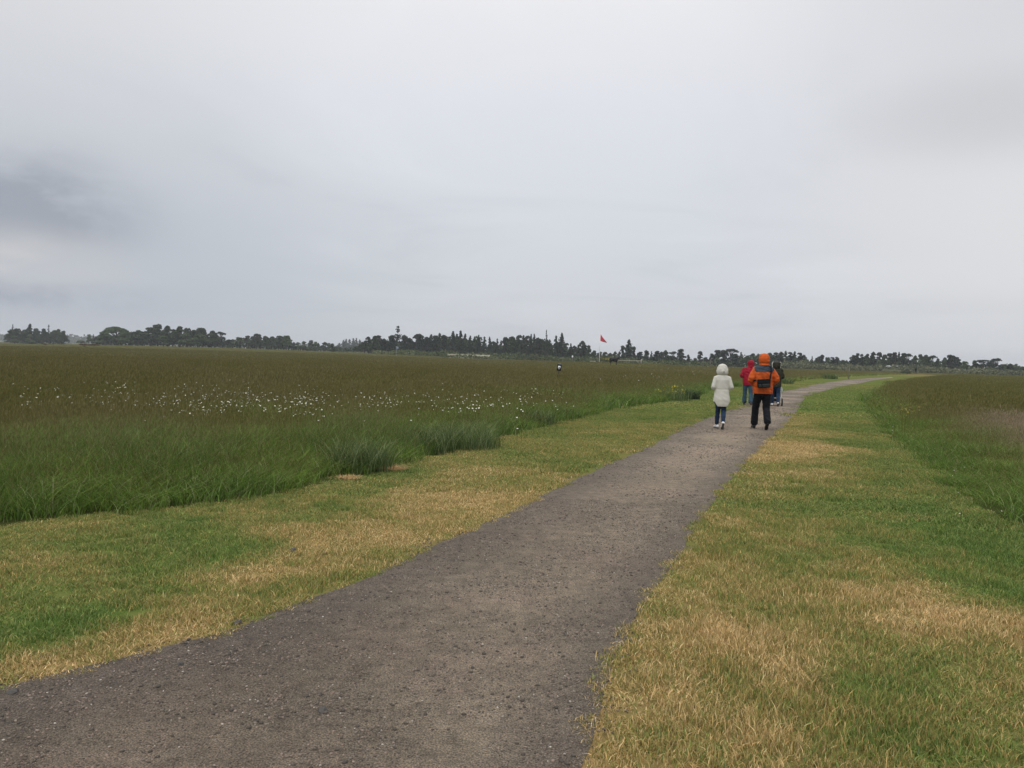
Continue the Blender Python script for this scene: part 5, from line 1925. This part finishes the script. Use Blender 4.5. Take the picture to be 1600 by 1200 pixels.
def cloth(name, col, rough=0.75, var=0.10, sc=9.0):
    return simple(name, col, rough, var, sc, 0.25, 0.0, 0.08)


M_orange = cloth('orange rain jacket', (0.48, 0.088, 0.018), 0.6, 0.12)
M_yoke = cloth('slate grey yoke', (0.042, 0.053, 0.070), 0.7)
M_cream = cloth('pale grey parka', (0.52, 0.51, 0.46), 0.75, 0.05)
M_blacktr = cloth('black trousers', (0.010, 0.011, 0.014), 0.7, 0.2)
M_jeans = cloth('dark blue jeans', (0.018, 0.034, 0.068), 0.85, 0.3)
M_jeans2 = cloth('faded blue jeans', (0.040, 0.080, 0.120), 0.85, 0.3)
M_redj = cloth('red jacket', (0.26, 0.010, 0.026), 0.6, 0.15)
M_olive = cloth('dark olive jacket', (0.030, 0.030, 0.020), 0.8, 0.2)
M_shoeb = simple('black leather', (0.012, 0.012, 0.013), 0.5)
M_shoew = simple('white leather', (0.75, 0.75, 0.74), 0.5, 0.03)
M_shoebr = simple('brown leather', (0.080, 0.040, 0.028), 0.6)
M_soleg = simple('grey rubber', (0.10, 0.10, 0.10), 0.8)
M_hair = simple('dark brown hair', (0.030, 0.020, 0.015), 0.5, 0.3, 30)
M_fur = simple('pale fur', (0.68, 0.66, 0.60), 0.9, 0.15, 40, 0.8)
M_navy = cloth('navy coat', (0.015, 0.020, 0.040), 0.8)
M_blackc = cloth('black coat', (0.009, 0.009, 0.010), 0.8)


def xat(x, y):
    return gp(x, y)


# man in the orange jacket --------------------------------------------------
PX = 18.5 / F / 7.5                      # metres per pixel of the enlarged crop the sizes were read from
gx, gy = gp(1189.3, 671.5)
man = dict(label='person in hooded orange jacket with grey yoke and black trousers, bag on back', loc=(gx, gy), rz=-0.05, coat_name='jacket',
    mats=dict(skin=M_skin, trousers=M_blacktr, shoes=M_shoeb, sole=M_shoeb, coat=M_orange, yoke=M_yoke, hood=M_orange, hair=M_hair), k=1.0,
    joints=dict(pelvis=(0, 0, .93), chest=(0, 0, 1.30), head=(0.015, .035, 1.665), shl=(-.175, 0, 1.455), shr=(.175, 0, 1.455),
                ell=(-.300, -.05, 1.205), elr=(.315, -.05, 1.215), wrl=(-.20, .17, 1.07), wrr=(.21, .17, 1.07),
                hipl=(-.095, 0, .90), hipr=(.095, 0, .90), knl=(-.115, .17, .50), knr=(.100, .0, .50),
                anl=(-.11, .25, .085), anr=(.078, -.26, .17), tol=(-.115, .37, .02), tor=(.082, -.16, .035)),
    footl=(0, 1, 0.06), footr=(0.02, 0.75, -0.66), palm=(0.0, 0.2, -1),
    leg_w=[(.105, .11), (.098, .10), (.083, .088), (.082, .085), (.082, .085)],
    hem=lambda x, y, z: z < .862 + .012 * x,
    coat=[(0.0, 0, .80, .234, .152), (0, 0, .93, .236, .155), (0, 0, 1.03, .235, .150), (0, 0, 1.14, .232, .150), (0, -.005, 1.28, .232, .155), (0, -.005, 1.40, .225, .145), (0, 0, 1.48, .170, .110), (0, .01, 1.53, .095, .09), (0, .02, 1.56, .085, .085)],
    sleeve=[.082, .078, .074, .066, .052], cfold=folds(.011, 5, 6, 13),
    yoke=lambda x, y, z: z > 1.385 + 0.0 * y and abs(x) < 0.232 and z < 1.60 and not (abs(x) > .205 and z < 1.40),
    hood=dict(open=118, t=[0, .13, .27, .6, .8, .93, 1.0], r=[.95, .80, 1.02, 1.04, .86, .5, .03], z=[1.535, 1.59, 1.63, 1.71, 1.775, 1.81, 1.822], rx=.112, ry=.135, cy=[-.01, -.01, 0, 0, 0, .0, .0]))
root_m, coat_m, Jm = build_person(man)


def band_strip(pts, w, th, nrm_fn):
    """flat strap following pts"""
    V, LP, SZ = [], [], []
    pts = [np.array(p, float) for p in pts]
    for i, p in enumerate(pts):
        d = pts[min(i + 1, len(pts) - 1)] - pts[max(i - 1, 0)]
        d /= np.linalg.norm(d)
        n = np.array(nrm_fn(p), float)
        n -= d * np.dot(n, d)
        n /= np.linalg.norm(n)
        s = np.cross(d, n)
        for a, b in ((-1, -1), (1, -1), (1, 1), (-1, 1)):
            V.append(p + s * a * w / 2 + n * b * th / 2)
    for i in range(len(pts) - 1):
        for k in range(4):
            j = (k + 1) % 4
            LP += [i * 4 + k, i * 4 + j, (i + 1) * 4 + j, (i + 1) * 4 + k]
            SZ.append(4)
    LP += [3, 2, 1, 0]
    SZ.append(4)
    b = (len(pts) - 1) * 4
    LP += [b, b + 1, b + 2, b + 3]
    SZ.append(4)
    return V, LP, SZ


def build_bag():
    M_bag = simple('black nylon', (0.008, 0.009, 0.010), 0.7, 0.3, 15, 0.3, 0.0, 0.1)
    M_pk = simple('charcoal pocket nylon', (0.018, 0.021, 0.022), 0.6, 0.3, 15, 0.3)
    r = tag(empty('shoulder_bag', (gx, gy, 0.008), -0.05), 'black shoulder bag with front pocket slung across the back of the orange jacket', 'bag')
    by = -0.245
    bo = bevelled('bag_body', mesh_np('bag_body', *box_np((0, 0, 0), (0.30, 0.115, 0.205)), [M_bag]), (), r, 0.03, 4)
    bo.location = (-0.045, by, 1.115)
    bo.rotation_euler = (0, math.radians(-4), 0)
    fl = bevelled('flap', mesh_np('flap', *box_np((0, -0.064, 0.045), (0.285, 0.014, 0.115)), [M_bag]), (), bo, 0.006, 2)
    pk = bevelled('pocket', mesh_np('pocket', *box_np((0.035, -0.070, -0.050), (0.185, 0.03, 0.078)), [M_pk]), (), bo, 0.012, 3)
    zp = bevelled('zip', mesh_np('zip', *box_np((0.035, -0.087, -0.018), (0.15, 0.004, 0.008)), [M_soleg]), (), pk, 0.001, 1)
    bk = bevelled('side_pocket', mesh_np('side_pocket', *box_np((-0.105, -0.068, -0.05), (0.07, 0.028, 0.075)), [M_pk]), (), bo, 0.012, 3)
    for sx_ in (-1, 1):
        link('ring', mesh_np('ring', *tube([(sx_ * .152, 0, .06), (sx_ * .160, 0, .075), (sx_ * .156, 0, .095)], [.006, .007, .006], 8), [M_soleg], smooth=True), bo)
    # strap: up the back over the right shoulder, down the chest, round the left side to the bag
    pts = [(.105, -.215, 1.18), (.118, -.186, 1.28), (.135, -.172, 1.38), (.148, -.145, 1.46), (.145, -.06, 1.535), (.13, .03, 1.54), (.10, .12, 1.46), (.04, .165, 1.36), (-.06, .172, 1.26), (-.15, .155, 1.18),
           (-.225, .10, 1.14), (-.255, .0, 1.14), (-.247, -.10, 1.17), (-.215, -.19, 1.185)]
    st = link('strap', mesh_np('strap', *band_strip(pts, 0.042, 0.006, lambda p: (p[0], p[1], 0.9 if p[2] > 1.47 else 0.05)), [M_bag]), r)


build_bag()

# woman in the pale parka ----------------------------------------------------
gx2, gy2 = gp(1125.6, 671.0)
ff = folds(.0038, 15, 6, 8)
wom = dict(label='woman in a long pale grey hooded parka, dark jeans and white trainers', loc=(gx2, gy2), rz=-0.05, coat_name='parka',
    mats=dict(skin=M_skin, trousers=M_jeans, shoes=M_shoew, sole=M_soleg, coat=M_cream, hood=M_cream), k=0.86,
    joints=dict(pelvis=(0, 0, .80), chest=(0, 0, 1.10), head=(0.0, .03, 1.405), shl=(-.145, 0, 1.235), shr=(.145, 0, 1.235),
                ell=(-.215, -.045, .985), elr=(.215, -.045, .985), wrl=(-.12, .16, .98), wrr=(.12, .16, .98),
                hipl=(-.066, 0, .78), hipr=(.066, 0, .78), knl=(-.060, .09, .44), knr=(.055, .0, .44),
                anl=(-.060, .16, .08), anr=(.015, -.20, .16), tol=(-.08, .26, .02), tor=(.020, -.12, .03)),
    footl=(-.25, 1, 0.02), footr=(0.05, 0.72, -0.70), palm=(0.0, 0.2, -1),
    leg_w=[(.078, .09), (.070, .080), (.056, .062), (.052, .058), (.042, .046)],
    coat=[(0.0, -.01, .52, .165, .115), (0, -.01, .60, .192, .135), (0, -.01, .70, .196, .14), (0, 0, .84, .176, .13), (0, 0, .945, .166, .117), (0, 0, 1.06, .162, .12), (0, 0, 1.17, .172, .118), (0, 0, 1.245, .155, .095), (0, .01, 1.285, .085, .08), (0, .02, 1.31, .075, .075)],
    sleeve=[.058, .056, .053, .048, .041],
    cfold=lambda co: ff(co) - 0.005 * np.exp(-((co[:, 2] - 0.945) / 0.012) ** 2) * (np.abs(co[:, 0]) < 0.19),
    hem=lambda x, y, z: z < 0.545 + 0.11 * smoothstep(0.10, 0.19, abs(x)),
    hood=dict(open=115, seed=9, t=[0, .12, .3, .55, .78, .92, 1.0], r=[.82, 1.0, 1.07, .93, .72, .44, .03], z=[1.295, 1.325, 1.375, 1.44, 1.50, 1.53, 1.542], rx=.120, ry=.130))
root_w, coat_w, Jw = build_person(wom)
# drawcord toggle and waist seam of the parka
link('drawcord', mesh_np('drawcord', *np_join([tube([(0, -.140, 1.385), (0.004, -.156, 1.36), (.002, -.154, 1.335)], [.006, .007, .007], 8)]), [M_soleg], smooth=True), coat_w)

# person in red ---------------------------------------------------------------
gx3, gy3 = gp(1167.5, 633.2)
red = dict(label='person in a hooded red jacket and blue jeans walking ahead of the orange jacket', loc=(gx3, gy3), rz=-0.35, coat_name='jacket',
    mats=dict(skin=M_skin, trousers=M_jeans2, shoes=M_shoebr, sole=M_shoebr, coat=M_redj, hood=M_redj), k=0.93, voxel=0.009, cvox=.013,
    joints=dict(pelvis=(0, 0, .86), chest=(0.03, .02, 1.20), head=(0.07, .10, 1.545), shl=(-.155, .02, 1.36), shr=(.20, .04, 1.34),
                ell=(-.245, -.04, 1.09), elr=(.28, -.03, 1.09), wrl=(-.12, .17, 1.08), wrr=(.17, .19, 1.08),
                hipl=(-.09, 0, .84), hipr=(.09, 0, .84), knl=(-.11, .08, .47), knr=(.11, .0, .47),
                anl=(-.12, .12, .08), anr=(.13, -.14, .09), tol=(-.13, .22, .02), tor=(.14, -.04, .02)),
    footl=(0, 1, 0.02), footr=(0.0, 1, -0.10), palm=(0.0, 0.2, -1),
    leg_w=[(.10, .105), (.09, .095), (.075, .08), (.078, .08), (.085, .088)],
    hem=lambda x, y, z: z < .755,
    coat=[(0.0, 0, .70, .192, .14), (0, 0, .84, .195, .14), (0, 0, .98, .19, .135), (0.01, .01, 1.12, .20, .14), (0.02, .02, 1.24, .205, .14), (0.03, .03, 1.35, .17, .11), (0.04, .05, 1.41, .09, .09), (0.05, .07, 1.44, .08, .08)],
    sleeve=[.075, .072, .068, .060, .048], cfold=folds(.010, 25, 6, 13),
    hood=dict(open=118, seed=4, t=[0, .15, .32, .6, .8, .93, 1.0], r=[.86, .90, 1.0, 1.04, .86, .5, .03], z=[1.42, 1.465, 1.52, 1.59, 1.64, 1.675, 1.687], rx=.112, ry=.125, cy=[-.04, -.02, 0, 0, 0, 0, 0]))
build_person(red)

# woman pushing the pushchair ---------------------------------------------------
gx4, gy4 = gp(1211.0, 635.0)
dk = dict(label='dark-haired woman in a dark olive jacket and navy jeans pushing a pushchair', loc=(gx4, gy4), rz=-0.25, coat_name='jacket',
    mats=dict(skin=M_skin, trousers=M_jeans, shoes=M_shoew, sole=M_soleg, coat=M_olive, hood=M_olive, trim=M_fur, hair=M_hair), k=0.95, voxel=0.009, cvox=.013,
    joints=dict(pelvis=(0, 0, .88), chest=(0.0, .03, 1.22), head=(0.0, .09, 1.575), shl=(-.165, .03, 1.38), shr=(.165, .03, 1.38),
                ell=(-.225, .0, 1.10), elr=(.235, .0, 1.10), wrl=(-.17, .27, 1.03), wrr=(.17, .27, 1.03),
                hipl=(-.09, 0, .86), hipr=(.09, 0, .86), knl=(-.10, .16, .48), knr=(.09, .02, .48),
                anl=(-.10, .20, .08), anr=(.09, -.20, .12), tol=(-.10, .31, .02), tor=(.09, -.10, .02)),
    footl=(0, 1, 0.02), footr=(0.0, .85, -0.5), palm=(0.0, 0.4, -1),
    leg_w=[(.095, .10), (.085, .09), (.07, .075), (.065, .07), (.06, .062)],
    hair=[([(0, -.01, 1.62), (0, -.04, 1.53), (0, -.06, 1.44)], [.085, .080, .055], 14)],
    hem=lambda x, y, z: z < .73,
    coat=[(0.0, 0, .68, .19, .14), (0, 0, .82, .195, .14), (0, 0, .96, .19, .135), (0, .01, 1.12, .195, .14), (0, .02, 1.26, .20, .14), (0, .03, 1.37, .17, .11), (0, .05, 1.43, .09, .09), (0, .06, 1.46, .08, .08)],
    sleeve=[.072, .070, .066, .058, .046], cfold=folds(.010, 35, 6, 13),
    hood=dict(open=95, seed=6, trim=.028, t=[0, .2, .5, .8, 1.0], r=[.9, 1.05, 1.20, 1.22, 1.15], z=[1.42, 1.46, 1.52, 1.58, 1.64], rx=.115, ry=.13, cy=[-.05, -.05, -.04, -.03, -.02]))
build_person(dk)

# two small walkers at the bend
for (px, py, D, H, nm, m, lab) in [(1431.2, 583, 238, 1.95, 'a', M_blackc, 'tiny walker in a bulky black coat on the far bend of the path'), (1490, 581.2, 300, 2.05, 'b', M_navy, 'tiny walker in navy beyond the right-hand meadow')]:
    p = at(px, horizon_y(px), D)
    k = H / 1.8
    build_person(dict(label=lab, loc=(p.x, D), z=terr1(p.x, D) + 0.008, rz=0.3, coat_name='coat', detail=True, group='tiny walkers far off', mats=dict(skin=M_skin, trousers=m, shoes=M_shoeb, sole=M_shoeb, coat=m, hood=m, hair=M_hair), k=k,
        voxel=0.016, cvox=.03, tfold=0.0,
        joints={q: tuple(np.array(v) * k) for q, v in dict(pelvis=(0, 0, .93), chest=(0, 0, 1.30), head=(0.0, .03, 1.665), shl=(-.19, 0, 1.455), shr=(.19, 0, 1.455), ell=(-.30, -.03, 1.18), elr=(.30, -.03, 1.18), wrl=(-.22, .12, .98), wrr=(.22, .12, .98),
                hipl=(-.09, 0, .90), hipr=(.09, 0, .90), knl=(-.09, .10, .50), knr=(.09, .0, .50), anl=(-.09, .16, .08), anr=(.09, -.16, .10), tol=(-.09, .27, .02), tor=(.09, -.05, .02)).items()},
        footl=(0, 1, 0.02), footr=(0, 1, -0.1), leg_w=[.10, .09, .075, .07, .07],
        coat=[tuple(np.array(q) * k) for q in [(0, 0, .62, .27, .19), (0, 0, .9, .27, .18), (0, 0, 1.15, .25, .17), (0, 0, 1.35, .25, .16), (0, 0, 1.47, .17, .11), (0, .02, 1.55, .09, .09)]],
        sleeve=[.085, .08, .075, .065, .05], cfold=None, hair=[([(0, -.01 * k, 1.70 * k), (0, -.03 * k, 1.62 * k)], [.08 * k, .07 * k], 10)]))


# ------------------------------------------------------------------ pushchair
def build_pushchair():
    M_al = simple('silver aluminium tube', (0.62, 0.63, 0.65), 0.3, 0.05, 5, 0, 0.6)
    M_fab = simple('black pushchair fabric', (0.014, 0.015, 0.018), 0.8, 0.2, 12, 0.3)
    M_tyre = simple('tyre rubber', (0.020, 0.020, 0.021), 0.8)
    M_lining = simple('pale lining', (0.60, 0.61, 0.63), 0.8)
    a = -0.25
    ox, oy = gx4 + 0.08, gy4 + 0.46
    r = tag(empty('pushchair', (ox, oy, 0.008), a), 'black pushchair with silver frame pushed by the woman in olive', 'pushchair')
    # frame: two side arches, axle bars and the handlebar stays
    parts = []
    for s in (-1, 1):
        x = 0.25 * s
        parts.append(tube([(x * 1.12, -.16, .16), (x * 1.08, -.10, .36), (x * 1.05, -.02, .60), (x, -.08, .80), (x * .92, -.20, .98), (x * .85, -.27, 1.03)], [.013] * 6, 10))
        parts.append(tube([(x * 1.05, -.02, .60), (x * 1.05, .22, .44), (x * 1.0, .55, .17)], [.012] * 3, 10))
        parts.append(tube([(x * 1.12, -.16, .16), (x * 1.05, .18, .30), (x * 1.0, .40, .30)], [.010] * 3, 10))
    parts.append(tube([(-.28, -.16, .16), (.28, -.16, .16)], [.010, .010], 8, ref=(0, 0, 1)))
    parts.append(tube([(-.25, .52, .19), (.25, .52, .19)], [.010, .010], 8, ref=(0, 0, 1)))
    link('frame', mesh_np('frame', *np_join(parts), [M_al], smooth=True), r)
    link('handlebar', mesh_np('handlebar', *tube([(-.225, -.265, 1.02), (-.20, -.295, 1.04), (0, -.305, 1.045), (.20, -.295, 1.04), (.225, -.265, 1.02)], [.016] * 5, 10, ref=(0, 0, 1)), [M_fab], smooth=True), r)
    # seat: reclined back, base and footrest as thick fabric
    seat = fuse('seat', [tube([(0, .42, .30), (0, .36, .46), (0, .10, .46), (0, -.04, .66), (0, -.10, .86)], [(.17, .025), (.19, .03), (.20, .035), (.20, .035), (.19, .03)], 16)], .014, [M_fab], 2)
    so2 = link('seat', seat, r)
    link('seat_lining', fuse('seat_lining', [tube([(0, .12, .505), (0, .01, .66), (0, -.05, .82)], [(.13, .012), (.14, .012), (.12, .012)], 14)], .012, [M_lining], 1), so2)
    # canopy: quarter-dome shell with two hoops
    V, LP, SZ = [], [], []
    nu, nv = 18, 12
    for i in range(nu + 1):
        t = math.pi * i / nu
        for j in range(nv + 1):
            f = math.radians(-25 + 125 * j / nv)
            y = -.05 + .30 * math.sin(math.radians(-70) + f * 1.15)
            z = .72 + .30 * math.cos(math.radians(-70) + f * 1.15) * math.sin(t)
            V.append((.235 * math.cos(t), y, z))
    for i in range(nu):
        for j in range(nv):
            q = i * (nv + 1) + j
            LP += [q, q + 1, q + nv + 2, q + nv + 1]
            SZ.append(4)
    cn = link('canopy', mesh_np('canopy', V, LP, SZ, [M_fab], smooth=True), r)
    md = cn.modifiers.new('t', 'SOLIDIFY')
    md.thickness = .008
    for j in (0, nv):
        pth = [V[i * (nv + 1) + j] for i in range(nu + 1)]
        link('hoop', mesh_np('hoop', *tube(pth, [.008] * len(pth), 8, ref=(0, 1, 0)), [M_al], smooth=True), cn)
    link('basket', fuse('basket', [tube([(0, -.10, .20), (0, .15, .18), (0, .38, .22)], [(.20, .06), (.21, .07), (.18, .05)], 16)], .014, [M_fab], 1), r)
    link('blanket', fuse('blanket', [tube([(.235, -.16, .70), (.245, -.17, .60), (.22, -.15, .50)], [(.05, .02), (.065, .03), (.045, .03)], 14), tube([(.235, -.05, .71), (.235, -.17, .70)], [.025, .02], 10)], .012, [M_lining], 1, folds(.006, 3)), r)
    # wheels
    for x, y, rad, w in ((-.30, -.16, .145, .045), (.30, -.16, .145, .045), (-.25, .55, .10, .04), (.25, .55, .10, .04)):
        wh = empty('wheel', (x, y, rad))
        wh.parent = r

        def ring(r0, r1, hw, seg=28):
            V, LP, SZ = [], [], []
            for i in range(seg):
                t = 2 * math.pi * i / seg
                for rr, xx in ((r0, -hw), (r1 - .006, -hw), (r1, -hw * .5), (r1, hw * .5), (r1 - .006, hw), (r0, hw)):
                    V.append((xx, rr * math.cos(t), rr * math.sin(t)))
            for i in range(seg):
                for k in range(6):
                    j, l = (i + 1) % seg, (k + 1) % 6
                    LP += [i * 6 + k, i * 6 + l, j * 6 + l, j * 6 + k]
                    SZ.append(4)
            return V, LP, SZ
        link('tyre', mesh_np('tyre', *ring(rad - .028, rad, w / 2), [M_tyre], smooth=True), wh)
        sp = [ring(rad - .036, rad - .026, w * .35), tube([(-w * .6, 0, 0), (w * .6, 0, 0)], [.018, .018], 10, ref=(0, 0, 1))]
        for i in range(5):
            t = 2 * math.pi * i / 5
            sp.append(tube([(0, 0, 0), (0, (rad - .03) * math.cos(t), (rad - .03) * math.sin(t))], [.009, .008], 6))
        link('rim', mesh_np('rim', *np_join(sp), [M_al], smooth=False), wh)


build_pushchair()


# ------------------------------------------------------------------ black cow
def build_cow():
    D = 168.0
    p = at(959.5, 560, D)
    z0 = terr1(p.x, D)
    r = tag(empty('cow', (p.x, D, z0 - 0.02), 0.3), 'black cow standing in the meadow just right of the flagpole, facing right', 'cow')
    k = 1.0
    pr = []
    # trunk: deep chest narrowing to the belly, high hips
    pr.append(tube([(-1.02, 0, 1.12), (-.80, 0, 1.12), (-.40, 0, 1.05), (.05, 0, 1.02), (.45, 0, 1.04), (.72, 0, 1.10), (.92, 0, 1.16)],
                   [(.22, .24), (.30, .34), (.34, .37), (.37, .40), (.36, .42), (.27, .36), (.19, .26)], 20, ref=(0, 1, 0)))
    # neck and head, muzzle forward
    pr.append(tube([(.75, 0, 1.18), (.98, 0, 1.27), (1.18, 0, 1.32)], [(.20, .27), (.15, .21), (.13, .15)], 16, ref=(0, 1, 0)))
    pr.append(tube([(1.14, 0, 1.38), (1.30, 0, 1.31), (1.46, 0, 1.20), (1.56, 0, 1.12)], [(.13, .14), (.12, .125), (.085, .09), (.085, .08)], 14, ref=(0, 1, 0)))
    for s in (-1, 1):
        pr.append(tube([(1.14, s * .10, 1.42), (1.12, s * .20, 1.43), (1.12, s * .28, 1.39)], [(.03, .05), (.045, .07), (.02, .035)], 10))
        # front legs: forearm, knee, cannon, hoof
        pr.append(tube([(.60, s * .20, .95), (.62, s * .19, .68), (.63, s * .18, .48), (.62, s * .18, .28), (.64, s * .18, .08), (.67, s * .18, .02)], [.15, .095, .065, .048, .052, .062], 12))
        # hind legs: thigh, stifle forward, hock backward
        pr.append(tube([(-.78, s * .20, 1.02), (-.66, s * .21, .78), (-.80, s * .19, .56), (-.90, s * .19, .46), (-.86, s * .19, .25), (-.84, s * .19, .08), (-.80, s * .19, .02)], [.24, .17, .10, .068, .050, .054, .062], 12))
    pr.append(tube([(-.50, 0, .74), (-.42, 0, .66)], [.13, .08], 10))
    body = fuse('body', pr, .028, [M_cow], 2, folds(.012, 2, 5, 5))
    r.scale = (0.9, 0.95, 1.02)
    link('body', body, r)
    link('tail', fuse('tail', [tube([(-1.02, 0, 1.28), (-1.12, 0, 1.15), (-1.14, .02, .85), (-1.12, .03, .60), (-1.11, .03, .48)], [.035, .028, .022, .05, .02], 10)], .018, [M_cow], 1), r)
    for s in (-1, 1):
        link('eye', mesh_np('eye', *ball((1.27, s * .105, 1.35), .022, 8, 6), [M_eye], smooth=True), r)


build_cow()

# ------------------------------------------------------------------ haze
hm, ht, hout = new_mat('thin haze')
pv = nd(ht, 'ShaderNodeVolumePrincipled', i_Density=0.00026)
pv.inputs['Color'].default_value = (0.90, 0.94, 1.0, 1)
pv.inputs['Anisotropy'].default_value = 0.0
ht.links.new(pv.outputs[0], hout.inputs['Volume'])
hz_ = link('haze', mesh_np('haze', *box_np((0, 0, 24.5), (9000, 9000, 51)), [hm]))
tag(hz_, 'thin damp haze greying the distant woods', kind='stuff')
